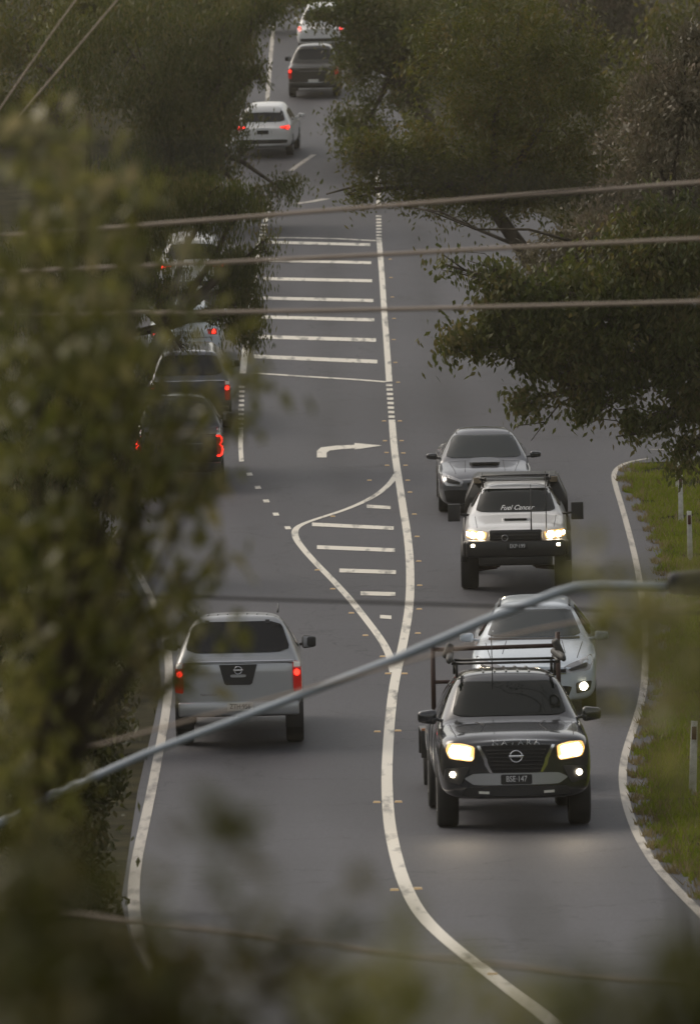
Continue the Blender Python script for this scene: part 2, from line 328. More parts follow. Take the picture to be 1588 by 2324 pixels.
# ---------------------------------------------------------------- vehicles
def lerp_rows(rows, y):
    for a, b in zip(rows, rows[1:]):
        if a[0] <= y <= b[0]:
            t = (y-a[0])/max(1e-6, b[0]-a[0]); return tuple(p+(q-p)*t for p, q in zip(a, b))
    return rows[-1]
def rounded(out, it=2, k=.22):
    for _ in range(it):
        q = []
        for i, a in enumerate(out):
            b = out[(i+1)%len(out)]
            q += [(a[0]+(b[0]-a[0])*k, a[1]+(b[1]-a[1])*k), (b[0]-(b[0]-a[0])*k, b[1]-(b[1]-a[1])*k)]
        out = q
    return out
class Car:
    """rows: (y, half width, bottom z, shoulder z, x5,z5, x6,z6, x7,z7, top z) from the front (y=0) to the tail"""
    def __init__(s, name, rows, paint, arches, bulge_f=.10, bulge_r=.05, zo=None, skirt='black_plastic'):
        s.L = rows[-1][0]; s.root = empty(name); s.wh = arches
        ys = sorted({r[0] for r in rows} | {min(max(yc+r*f, .02), s.L-.02) for yc, r in arches for f in (-1.0,-.93,-.7,-.35,0,.35,.7,.93,1.0)})
        sta = []
        for y in ys:
            q = lerp_rows(rows, y); zlow = q[2]+.04
            for yc, r in arches:
                if abs(y-yc) < r*.99: zlow = max(zlow, math.sqrt(max(0, r*r-(y-yc)**2))*1.0+.36)
            _, hw, zb, z4, x5, z5, x6, z6, x7, z7, z8 = q
            zlow = min(zlow, z4-.08)
            sta.append((y, [(0,zb),(hw*.68,zb),(hw*.965,zlow),(hw,zlow+(z4-zlow)*.5),(hw*.985,z4),(x5,z5),(x6,z6),(x7,z7),(0,z8)]))
        bm = bmesh.new(); rings = []
        for y, pr in sta:
            full = [(x, z) for x, z in pr] + [(-x, z) for x, z in pr[-2:0:-1]]
            rings.append([bm.verts.new((x, y, z)) for x, z in full])
        n = len(rings[0])
        for a, b in zip(rings, rings[1:]):
            for k in range(n): bm.faces.new((a[k], a[(k+1)%n], b[(k+1)%n], b[k]))
        for ring, y, pr, bul, sg in ((rings[0], sta[0][0], sta[0][1], -bulge_f, 1), (rings[-1], sta[-1][0], sta[-1][1], bulge_r, -1)):
            m_ = len(pr); fr = [.75,.4,0,-.4,-.75]; grid = []
            for i in range(m_):
                Rv = ring[i]; Lv = ring[(n-i)%n]
                if i in (0, m_-1): grid.append([Rv]*7); continue
                x, z = pr[i]
                grid.append([Rv]+[bm.verts.new((x*f, y+bul*(1-f*f), z)) for f in fr]+[Lv])
            top, bot = grid[-1][0], grid[0][0]
            top.co.y += bul*.55; bot.co.y += bul*.6
            for i in range(m_-1):
                for k in range(6):
                    vs4 = []
                    for v in (grid[i][k], grid[i][k+1], grid[i+1][k+1], grid[i+1][k]):
                        if v not in vs4: vs4.append(v)
                    if len(vs4) > 2:
                        try: bm.faces.new(vs4)
                        except ValueError: pass
        bmesh.ops.recalc_face_normals(bm, faces=bm.faces[:])
        o = obj('body', bm, paint, s.root)
        md = o.modifiers.new('s', 'SUBSURF'); md.levels = 2; md.render_levels = 2
        dg = bpy.context.evaluated_depsgraph_get(); me = bpy.data.meshes.new_from_object(o.evaluated_get(dg))
        o.modifiers.clear(); old = o.data; o.data = me; bpy.data.meshes.remove(old)
        me.polygons.foreach_set('use_smooth', [True]*len(me.polygons)); s.body = o
        s.bvh = BVHTree.FromPolygons([v.co for v in me.vertices], [p.vertices[:] for p in me.polygons])
    def hit(s, a, b, ax):
        if ax == 'f': o, d = Vector((a, -3, b)), Vector((0,1,0))
        elif ax == 'r': o, d = Vector((a, s.L+3, b)), Vector((0,-1,0))
        elif ax == 't': o, d = Vector((a, b, 5)), Vector((0,0,-1))
        elif ax == '+x': o, d = Vector((4, a, b)), Vector((-1,0,0))
        else: o, d = Vector((-4, a, b)), Vector((1,0,0))
        h = s.bvh.ray_cast(o, d)
        if h[0] is None:
            m_ = {'f': (a,.1,b), 'r': (a,s.L-.1,b), 't': (a,b,1)}.get(ax, (1 if ax == '+x' else -1, a, b))
            h = s.bvh.find_nearest(Vector(m_)); 
        return h[0], -d
    def patch(s, name, out, ax, m, off=.004, th=.012, step=.07, rnd_=0, parent=None, mirror=False):
        """a panel cut to the outline and bent over the bodywork"""
        if rnd_: out = rounded(out, 2, .22 if rnd_ is True else rnd_)
        res = []
        for sg in ((1,-1) if mirror else (1,)):
            o_ = [(a*sg, b) for a, b in out] if ax in 'frt' else out
            ax_ = ax if (ax in 'frt' or sg == 1) else ('-x' if ax == '+x' else '+x')
            bm = bmesh.new(); vv = [bm.verts.new((a, b, 0)) for a, b in o_]; bm.faces.new(vv)
            for k, (lo, hi) in enumerate(((min(p[0] for p in o_), max(p[0] for p in o_)), (min(p[1] for p in o_), max(p[1] for p in o_)))):
                c = math.floor(lo/step)*step+step
                while c < hi-1e-4:
                    no = (1,0,0) if k == 0 else (0,1,0)
                    bmesh.ops.bisect_plane(bm, geom=bm.verts[:]+bm.edges[:]+bm.faces[:], plane_co=(c,0,0) if k == 0 else (0,c,0), plane_no=no, dist=1e-5); c += step
            bm.verts.ensure_lookup_table()
            low = {}
            for v in bm.verts[:]:
                p, nrm = s.hit(v.co.x, v.co.y, ax_); v.co = p+nrm*(off+th); low[v] = p-nrm*.01
            bnd = [e for e in bm.edges if e.is_boundary]; nv = {}
            for e in bnd:
                for v in e.verts:
                    if v not in nv: nv[v] = bm.verts.new(low[v])
            for e in bnd:
                a, b = e.verts; bm.faces.new((a, b, nv[b], nv[a]))
            bmesh.ops.triangulate(bm, faces=[f for f in bm.faces if len(f.verts) > 4])
            bmesh.ops.recalc_face_normals(bm, faces=bm.faces[:])
            o = obj(name, bm, m, parent or s.root, smooth=False); me = o.data
            # smooth on the face, sharp at the rim
            me.polygons.foreach_set('use_smooth', [True]*len(me.polygons))
            try: me.set_sharp_from_angle(angle=R(40))
            except Exception: pass
            res.append(o)
        return res[0] if len(res) == 1 else res
    def text(s, name, body, ax, x, z, size, m, off=.02, shear=0, parent=None, squash=1.0):
        cu = bpy.data.curves.new('t', 'FONT'); cu.body = body; cu.size = size; cu.align_x = 'CENTER'; cu.align_y = 'CENTER'; cu.shear = shear; cu.extrude = .002
        t = bpy.data.objects.new('t', cu); COL.objects.link(t)
        dg = bpy.context.evaluated_depsgraph_get(); me = bpy.data.meshes.new_from_object(t.evaluated_get(dg)); bpy.data.objects.remove(t)
        sg = -1 if ax == 'r' else 1
        for v in me.vertices:
            e = v.co.z; p, nrm = s.hit(x+sg*v.co.x*squash, z+v.co.y, ax); v.co = p+nrm*(off+e)
        return obj(name, me, m, parent or s.root, smooth=False)
    def plate(s, body, ax, x, z, dark=False, w_=.372, h_=.12, off=.012):
        p = s.patch('number_plate', [(x-w_/2,z-h_/2),(x+w_/2,z-h_/2),(x+w_/2,z+h_/2),(x-w_/2,z+h_/2)], ax, 'plate_black' if dark else 'plate_white', off=off, th=.012, step=.2, rnd_=.06)
        s.text('plate_lettering', body, ax, x, z+.004, h_*.80, 'white_ink' if dark else 'plate_ink', off+.016, parent=p, squash=.80); return p
    def badge_ring(s, ax, x, z, r, bar=True, m='chrome'):
        bm = bmesh.new(); N = 20; p, nr = s.hit(x, z, ax)
        pts = [Vector((x+r*math.cos(2*math.pi*i/N), p.y, z+r*.95*math.sin(2*math.pi*i/N)))+nr*(.05 if ax == 'r' else .03) for i in range(N+1)]
        tube(bm, pts, r*.13, 6)
        if bar: bx(bm, Vector((x,p.y,z))+nr*(.054 if ax == 'r' else .034), (r*2.5,.012,r*.42), .004)
        return obj('badge', bm, m, s.root)
    def wheels(s, track, rad, width, rimm='rim'):
        for yc, _ in s.wh:
            for sx in (1,-1):
                bm = bmesh.new(); prof = [(-.5,rad*.62),(-.5,rad*.93),(-.40,rad),(.40,rad),(.5,rad*.93),(.5,rad*.62),(.42,rad*.58)]; N = 36; rings = []
                cx = sx*(track-width/2)
                for i in range(N):
                    a = 2*math.pi*i/N; rings.append([bm.verts.new((cx+sx*t*width, yc+r*math.cos(a), rad+r*math.sin(a))) for t, r in prof])
                for i in range(N):
                    for k in range(len(prof)-1): bm.faces.new((rings[i][k], rings[i][k+1], rings[(i+1)%N][k+1], rings[(i+1)%N][k]))
                bmesh.ops.recalc_face_normals(bm, faces=bm.faces[:])
                t = obj('wheel', bm, 'tyre', s.root)
                bm = bmesh.new(); xo = cx+sx*width*.36
                for k in range(6):
                    a = k*math.pi/3
                    bx(bm, (xo, yc+math.cos(a)*rad*.3, rad+math.sin(a)*rad*.3), (.03, rad*.62, .07), .01, None) if k % 3 == 0 else tube(bm, [(xo, yc, rad), (xo, yc+math.cos(a)*rad*.6, rad+math.sin(a)*rad*.6)], .035, 6)
                q = bmesh.ops.create_circle(bm, cap_ends=True, radius=rad*.6, segments=28, matrix=Matrix.Translation((cx+sx*width*.2, yc, rad)) @ Matrix.Rotation(math.pi/2, 4, 'Y'))
                obj('rim', bm, rimm, t)
    def mirrors(s, x, y, z, m, sz=(.20,.12,.17), arm=.10, square=False):
        for sg in (1,-1):
            bm = bmesh.new(); c = (sg*(x+sz[0]/2+arm*.5), y, z)
            vv = bx(bm, (0,0,0), sz, min(sz)*(.12 if square else .38), seg=3)
            for v in vv:
                if not square and v.co.x*sg > 0: v.co.z *= .82; v.co.y += .03
                v.co += Vector(c)
            tube(bm, [(sg*(x-.10), y+.04, z-.06), (sg*(x+arm*.7), y+.02, z-.03)], .022, 6)
            o = obj('mirror', bm, m, s.root)
            box('mirror_glass', (c[0], c[1]+sz[1]/2+.004, c[2]), (sz[0]*.8,.008,sz[2]*.78), 'lens_clear', o, .003)
    def seams(s, lines, ax):
        """shut lines pressed over the bodywork"""
        for ln in lines:
            pts = []
            for a, b in zip(ln, ln[1:]):
                k = max(1, int(math.hypot(b[0]-a[0], b[1]-a[1])/.06))
                for i in range(k):
                    p, nr = s.hit(a[0]+(b[0]-a[0])*i/k, a[1]+(b[1]-a[1])*i/k, ax); pts.append(p+nr*.001)
            p, nr = s.hit(*ln[-1], ax); pts.append(p+nr*.001); bm = bmesh.new(); tube(bm, pts, .005, 5)
            obj('shut_line', bm, 'dark_gap', s.root)
    def place(s, px, py, yaw=0.0, tail=False, scale=1.0, rake=0.0):
        """stand the car on the road: its near end over the ground point, yaw clockwise seen from above"""
        p = ground(px, py); a = R(yaw)+math.atan2(p.x, p.y)
        d = Vector((math.sin(a), math.cos(a), 0)); far = p+d*s.L; far.z = float(zg(far.x, far.y))
        lo_, hi_ = p.lerp(far, .18), p.lerp(far, .8)
        ty = Vector((hi_.x-lo_.x, hi_.y-lo_.y, float(zg(hi_.x, hi_.y)-zg(lo_.x, lo_.y)))).normalized()
        tx = Vector((math.cos(a), -math.sin(a), CF)).normalized(); tz = tx.cross(ty).normalized(); tx = ty.cross(tz)
        if tail:
            org = p+ty*s.L; X_, Y_ = -tx, -ty
        else: org = p; X_, Y_ = tx, ty
        org = org + Vector((0,0,.024))
        if True:
            mid = org+Y_*(s.L*.5); dz = float(zg(mid.x, mid.y))+.022-mid.z
            org.z += max(-.06, min(.06, dz))*.5
        s.root.matrix_world = Matrix(((X_.x,Y_.x,tz.x,org.x),(X_.y,Y_.y,tz.y,org.y),(X_.z,Y_.z,tz.z,org.z),(0,0,0,1))) @ Matrix.Scale(scale, 4)
        if rake:
            for ch in s.root.children:
                if not ch.name.startswith('wheel'): ch.rotation_euler.x = math.atan2(rake, s.L)
        return s
def side_glass(c, outs, m='privacy_glass'):
    for o in outs: c.patch('side_window', o, '+x', m, step=.12, rnd_=.15, mirror=True, off=.002, th=.006)
def ute_rows(hw=.925, canopy=False, drop=0.0, zr=1.80, zf=.40, zh=1.09, L=5.26, hood=0.0, lift=0.0):
    f = hw/.925; t = lift
    r = [(0,hw*.84,zf,zh-.13,.72*f,zh-.05,.60*f,zh-.02,.35*f,zh,zh+.005),(.07,hw*.94,zf-.02,zh-.08,.80*f,zh,.68*f,zh+.035,.4*f,zh+.055,zh+.06),
         (.25,hw*.99,zf-.03,zh-.06,.84*f,zh+.025,.72*f,zh+.06,.4*f,zh+.085,zh+.09),(.8,hw,.38+t,zh-.03,.86*f,zh+.055,.74*f,zh+.095,.4*f,zh+.12,zh+.125),
         (1.30,hw,.38+t,zh,.87*f,zh+.09,.76*f,zh+.13,.4*f,zh+.15,zh+.155),(1.42,hw,.38+t,zh,.875*f,zh+.095,.755*f,zh+.17,.45*f,zh+.21,zh+.22),
         (2.02,hw,.38+t,zh,.88*f,zh+.10,.65*f,zr-.12,.44*f,zr-.06,zr-.05),(2.14,hw,.38+t,zh,.88*f,zh+.10,.635*f,zr-.075,.46*f,zr-.015,zr-.005),
         (2.8,hw,.38+t,zh,.88*f,zh+.10,.635*f,zr-.065,.46*f,zr-.005,zr+.01)]
    r = [q if q[0] < 2 else q[:7]+(q[7]-drop,q[8],q[9]-drop,q[10]-drop) for q in r]
    if canopy:
        r += [(3.5,hw,.40+t,zh,.88*f,zh+.07,.65*f,zr-.065-drop*.7,.48*f,zr-drop*.7,zr+.015-drop*.7),(L-.42,hw,.42+t,zh,.88*f,zh+.07,.665*f,zr-.06,.50*f,zr,zr+.018),(L-.32,hw,.42+t,zh,.88*f,zh+.07,.665*f,zr-.075,.50*f,zr-.015,zr+.0),
              (L-.08,hw,.46+t,zh,.87*f,zh+.05,.81*f,zh+.12,.50*f,zh+.15,zh+.16),(L-.02,hw*.985,.50+t,zh-.02,.87*f,zh+.02,.82*f,zh+.06,.5*f,zh+.07,zh+.07),(L,hw*.97,.52+t,zh-.05,.86*f,zh-.01,.80*f,zh+.02,.5*f,zh+.03,zh+.03)]
    else:
        r += [(3.30,hw,.40+t,zh,.88*f,zh+.10,.63*f,zr-.075,.46*f,zr-.015,zr-.0),(3.40,hw,.40+t,zh,.88*f,zh+.09,.64*f,zr-.13,.47*f,zr-.08,zr-.07),(3.55,hw,.40+t,zh,.88*f,zh+.07,.70*f,zh+.10,.5*f,zh+.09,zh+.09),
              (3.62,hw,.42+t,zh,.88*f,zh+.06,.82*f,zh+.06,.5*f,zh+.05,zh+.05),(L-.08,hw,.46+t,zh,.88*f,zh+.06,.82*f,zh+.06,.5*f,zh+.05,zh+.05),(L,hw*.97,.52+t,zh-.05,.86*f,zh+.02,.80*f,zh+.03,.5*f,zh+.03,zh+.03)]
    return r
# ---- 1 charcoal ute with racks, nearest oncoming
def headlight(c, out, glow, drl=True):
    hl = c.patch('headlight', out, 'f', 'lens_lit', off=.006, th=.015, rnd_=.12, mirror=True)
    for sg, h in zip((1,-1), hl):
        for g in glow: c.patch('lamp', [(a*sg, b) for a, b in g], 'f', 'head_glow', off=.03, th=.01, rnd_=.2, parent=h, step=.05)
    return hl
def disc(x, z, r, n=10): return [(x+r*math.cos(2*math.pi*i/n), z+r*math.sin(2*math.pi*i/n)) for i in range(n)]
def front_ute():
    c = Car('utility_truck', ute_rows(), 'paint_charcoal', [(.95,.46),(4.10,.46)], .13)
    c.patch('windscreen', [(-.70,1.30),(.70,1.30),(.585,1.69),(-.585,1.69)], 'f', 'glass_dark', rnd_=.08, off=.003)
    c.patch('grille', [(-.43,1.03),(.43,1.03),(.36,.86),(.30,.71),(-.30,.71),(-.36,.86)], 'f', 'dark_gap', rnd_=.06)
    bm = bmesh.new()
    for k in range(6):
        z = .75+k*.045; x = .31+max(0, z-.86)*.4
        pts = [(lambda h: h[0]+h[1]*.02)(c.hit(-x+2*x*i/8, z, 'f')) for i in range(9)]; tube(bm, pts, .008, 5)
    obj('grille_bars', bm, 'black_plastic', c.root)
    c.patch('chrome_trim', [(.43,1.035),(.465,1.03),(.385,.86),(.375,.80),(.315,.705),(.285,.705),(.335,.815),(.345,.87)], 'f', 'chrome', off=.015, step=.04, mirror=True)
    c.badge_ring('f', 0, .90, .072)
    c.text('bonnet_lettering', 'N A V A R A', 'f', 0, 1.062, .085, 'paint_silver', .014, squash=1.25)
    headlight(c, [(.49,1.02),(.64,1.06),(.80,1.06),(.83,.98),(.79,.88),(.53,.845),(.50,.88)], [disc(.72,.96,.075), disc(.605,.955,.058), [(.54,1.005),(.76,1.04),(.76,1.025),(.54,.99)], [(.52,.885),(.66,.90),(.66,.885),(.53,.87)]])
    c.patch('bumper_panel', [(-.50,.70),(.50,.70),(.62,.64),(.50,.56),(-.50,.56),(-.62,.64)], 'f', 'paint_silver', rnd_=.1, off=.008)
    for sg in (1,-1):
        f = c.patch('fog_light_panel', [(sg*a, b) for a, b in [(.55,.78),(.84,.76),(.86,.62),(.66,.56)]], 'f', 'black_plastic', rnd_=.1)
        c.patch('fog_lamp', disc(.755*sg,.69,.035), 'f', 'fog_glow', off=.025, parent=f)
        c.patch('reflector', [(sg*.325,.455),(sg*.45,.46),(sg*.45,.49),(sg*.325,.485)], 'f', 'reflector_white', off=.012, step=.2)
    c.patch('lower_grille', [(-.6,.54),(.6,.54),(.66,.43),(-.66,.43)], 'f', 'black_plastic', rnd_=.1)
    c.plate('BSE\u00b7147', 'f', 0, .625, dark=True)
    c.wheels(.92, .385, .255); c.mirrors(.87, 1.50, 1.29, 'paint_charcoal', (.23,.13,.18), .02)
    side_glass(c, [[(1.75,1.22),(2.5,1.22),(2.5,1.62),(2.15,1.64)],[(2.56,1.22),(3.25,1.22),(3.2,1.6),(2.56,1.62)]])
    c.seams([[(-.70,.15),(-.72,.6),(-.74,1.25)],[(.70,.15),(.72,.6),(.74,1.25)],[(-.4,.3),(-.33,.9),(-.42,1.25)],[(.4,.3),(.33,.9),(.42,1.25)]], 't')
    c.seams([[(1.48,.5),(1.50,1.15)],[(2.52,.45),(2.52,1.2)],[(3.36,.5),(3.36,1.15)]], '+x'); c.seams([[(1.48,.5),(1.50,1.15)],[(2.52,.45),(2.52,1.2)],[(3.36,.5),(3.36,1.15)]], '-x')
    r = tubes('cab_rack', [([(-.66,2.3,1.89),(.66,2.3,1.89)],.017),([(-.66,3.1,1.89),(.66,3.1,1.89)],.017),([(-.60,2.3,1.72),(-.60,2.3,1.89)],.018),([(.60,2.3,1.72),(.60,2.3,1.89)],.018),([(-.60,3.1,1.72),(-.60,3.1,1.89)],.018),([(.60,3.1,1.72),(.60,3.1,1.89)],.018),([(-.63,2.1,1.91),(-.63,3.3,1.91)],.018),([(.63,2.1,1.91),(.63,3.3,1.91)],.018)], 'steel_black', c.root)
    for sg, hh in ((-1,.20),(1,.24)):
        bm = bmesh.new(); tube(bm, [(sg*.70,2.05,1.93),(sg*.69,2.2,1.95),(sg*.64,3.2,1.97)], [.03,.045,.045], 10); obj('awning_roll', bm, 'tarp', r)
        box('rack_bracket', (sg*.68,2.9,2.02), (.09,.30,hh), 'tarp', r, .03, Matrix.Rotation(-sg*.4,3,'Y'))
    for v in (-.28,-.14,0,.14,.28): c.patch('roof_rib', [(v-.012,2.2),(v+.012,2.2),(v+.012,3.2),(v-.012,3.2)], 't', 'paint_charcoal', step=.3, off=.003)
    tubes('ladder_rack', [([(-.80,5.0,1.1),(-.80,5.0,2.04)],.03),([(.78,5.0,1.1),(.78,5.0,2.12)],.03),([(-.80,5.0,1.93),(.78,5.0,1.95)],.028),([(-.80,5.0,1.52),(-.55,5.0,1.52)],.025)], 'red_brown', c.root)
    tubes('aerial', [([(-.18,1.9,1.65),(-.18,2.0,2.25)],.006)], 'black_plastic', c.root)
    tag(c.root, 'charcoal twin-cab utility truck with blazing headlights and ladder rack, lowest in the oncoming lane', 'utility truck')
    c.place(1173, 1890, -2.6, scale=1.03); return c
nav = front_ute()
def trailer():
    root = empty('box_trailer'); b = []
    bm = bmesh.new(); bx(bm, (0,1.5,.52), (1.38,2.6,.06), .01)
    for sx in (-1,1): bx(bm, (sx*.68,1.5,.78), (.04,2.6,.50), .01)
    bx(bm, (0,.2,.78), (1.36,.04,.5), .01); bx(bm, (0,2.8,.78), (1.36,.04,.5), .01); obj('tray', bm, 'steel_black', root)
    tubes('drawbar', [([(-.5,.2,.5),(0,-1.1,.45)],.035),([(.5,.2,.5),(0,-1.1,.45)],.035)], 'steel_black', root)
    for sx in (-1,1):
        bm = bmesh.new(); bx(bm, (sx*.86,1.55,.73), (.28,.95,.03), .01); bx(bm, (sx*.86,1.06,.56), (.28,.03,.35), .01); bx(bm, (sx*.86,2.04,.56), (.28,.03,.35), .01); obj('mudguard', bm, 'steel_black', root)
        box('guard_lit_edge', (sx*.86,1.05,.755), (.26,.03,.03), 'orange_lit_edge', root, .005)  # orange light along the mudguard edge put in as a coloured strip
        bm = bmesh.new(); q = bmesh.ops.create_cone(bm, cap_ends=True, segments=28, radius1=.31, radius2=.31, depth=.19, matrix=Matrix.Translation((sx*.86,1.55,.31)) @ Matrix.Rotation(math.pi/2,4,'Y')); obj('wheel', bm, 'tyre', root)
    root.matrix_world = nav.root.matrix_world @ Matrix.Translation((.10, 6.3, -.0))
    loc = root.matrix_world.translation; loc.z = float(zg(loc.x, loc.y))+.03; root.location = loc
    tag(root, 'dark box trailer with mudguards towed behind the nearest charcoal utility truck', 'trailer')
bpy.context.view_layer.update(); trailer()
# ---- 2 pale hatchback
def hatch_rows(hw=.90, zr=1.46, L=4.26):
    return [(0,hw*.84,.20,.60,.68,.66,.55,.69,.3,.71,.715),(.07,hw*.95,.18,.66,.76,.72,.62,.755,.35,.775,.78),(.3,hw*.99,.17,.72,.79,.79,.66,.83,.35,.855,.86),(.8,hw,.17,.80,.80,.86,.68,.92,.36,.945,.95),
            (1.12,hw,.17,.85,.80,.90,.71,.96,.38,.985,.99),(1.22,hw,.17,.87,.81,.92,.70,1.0,.42,1.035,1.04),(1.92,hw,.17,.90,.82,.96,.575,zr-.12,.42,zr-.06,zr-.05),(2.06,hw,.17,.90,.82,.97,.56,zr-.075,.42,zr-.015,zr-.005),
            (2.8,hw,.18,.92,.82,.98,.56,zr-.065,.42,zr,zr+.01),(3.6,hw,.18,.93,.81,1.0,.55,zr-.10,.42,zr-.03,zr-.02),(4.05,hw,.22,.92,.78,1.0,.62,1.08,.42,1.1,1.12),(4.2,hw*.97,.28,.86,.74,.92,.64,.96,.4,.98,.98),(L,hw*.92,.34,.80,.70,.86,.6,.9,.4,.92,.92)]
def hatch_front():
    c = Car('hatchback_car', hatch_rows(), 'paint_pale', [(.86,.37),(3.48,.37)], .14)
    c.patch('windscreen', [(-.69,1.02),(.69,1.02),(.53,1.36),(-.53,1.36)], 'f', 'glass', rnd_=.08, off=.003)
    hl = c.patch('headlight', [(.42,.68),(.52,.73),(.82,.82),(.85,.74),(.80,.63),(.48,.60)], 'f', 'lens_clear', rnd_=.1, mirror=True)
    for sg, h in zip((1,-1), hl): c.patch('lamp_bezel', [(sg*a, b) for a, b in [(.50,.66),(.76,.74),(.77,.68),(.53,.63)]], 'f', 'black_plastic', off=.02, rnd_=.1, parent=h, step=.05)
    c.patch('grille', [(-.46,.66),(.46,.66),(.46,.61),(-.46,.61)], 'f', 'dark_gap')
    c.patch('grille_strip', [(-.46,.602),(.46,.602),(.46,.59),(-.46,.59)], 'f', 'chrome', off=.01)
    b = c.badge_ring('f', 0, .645, .058, bar=False)
    bm = bmesh.new(); p, nr = c.hit(0, .645, 'f')
    tube(bm, [Vector((x,p.y,z))+nr*.036 for x, z in ((-.03,.69),(0,.625),(.03,.69))], .006, 5); tube(bm, [Vector((x,p.y,z))+nr*.036 for x, z in ((-.05,.66),(-.022,.605),(0,.64),(.022,.605),(.05,.66))], .006, 5)
    obj('badge_letter', bm, 'chrome', b)
    c.patch('lower_grille', [(-.55,.42),(.55,.42),(.48,.24),(-.48,.24)], 'f', 'dark_gap', rnd_=.1)
    for sg in (1,-1):
        q = c.patch('fog_light_panel', [(sg*a, b) for a, b in [(.60,.46),(.83,.48),(.80,.34),(.60,.30)]], 'f', 'black_plastic', rnd_=.1)
        c.patch('fog_lamp', disc(.71*sg,.405,.06), 'f', 'fog_glow', off=.02, parent=q)
    c.wheels(.885, .315, .215); c.mirrors(.83, 1.42, 1.0, 'paint_pale', (.20,.12,.14))
    side_glass(c, [[(1.6,.98),(2.45,1.0),(2.45,1.33),(2.1,1.33)],[(2.5,1.0),(3.3,1.02),(3.2,1.32),(2.5,1.34)]])
    c.seams([[(-.62,.2),(-.66,.6),(-.70,1.1)],[(.62,.2),(.66,.6),(.70,1.1)],[(-.45,.35),(-.40,1.05)],[(.45,.35),(.40,1.05)]], 't')
    c.patch('bonnet_wiper_cowl', [(-.66,.985),(.66,.985),(.66,1.012),(-.66,1.012)], 'f', 'black_plastic', step=.1)
    for sg in (1,-1): c.patch('roof_rail', [(sg*.50,2.1),(sg*.53,2.1),(sg*.53,3.5),(sg*.50,3.5)], 't', 'black_plastic', off=.012, step=.3)
    tag(c.root, 'pale silver-blue hatchback with one lit fog lamp showing, close behind the laddered utility truck', 'car')
    c.place(1213, 1626, 0.4, scale=1.04); return c
hatch_front()
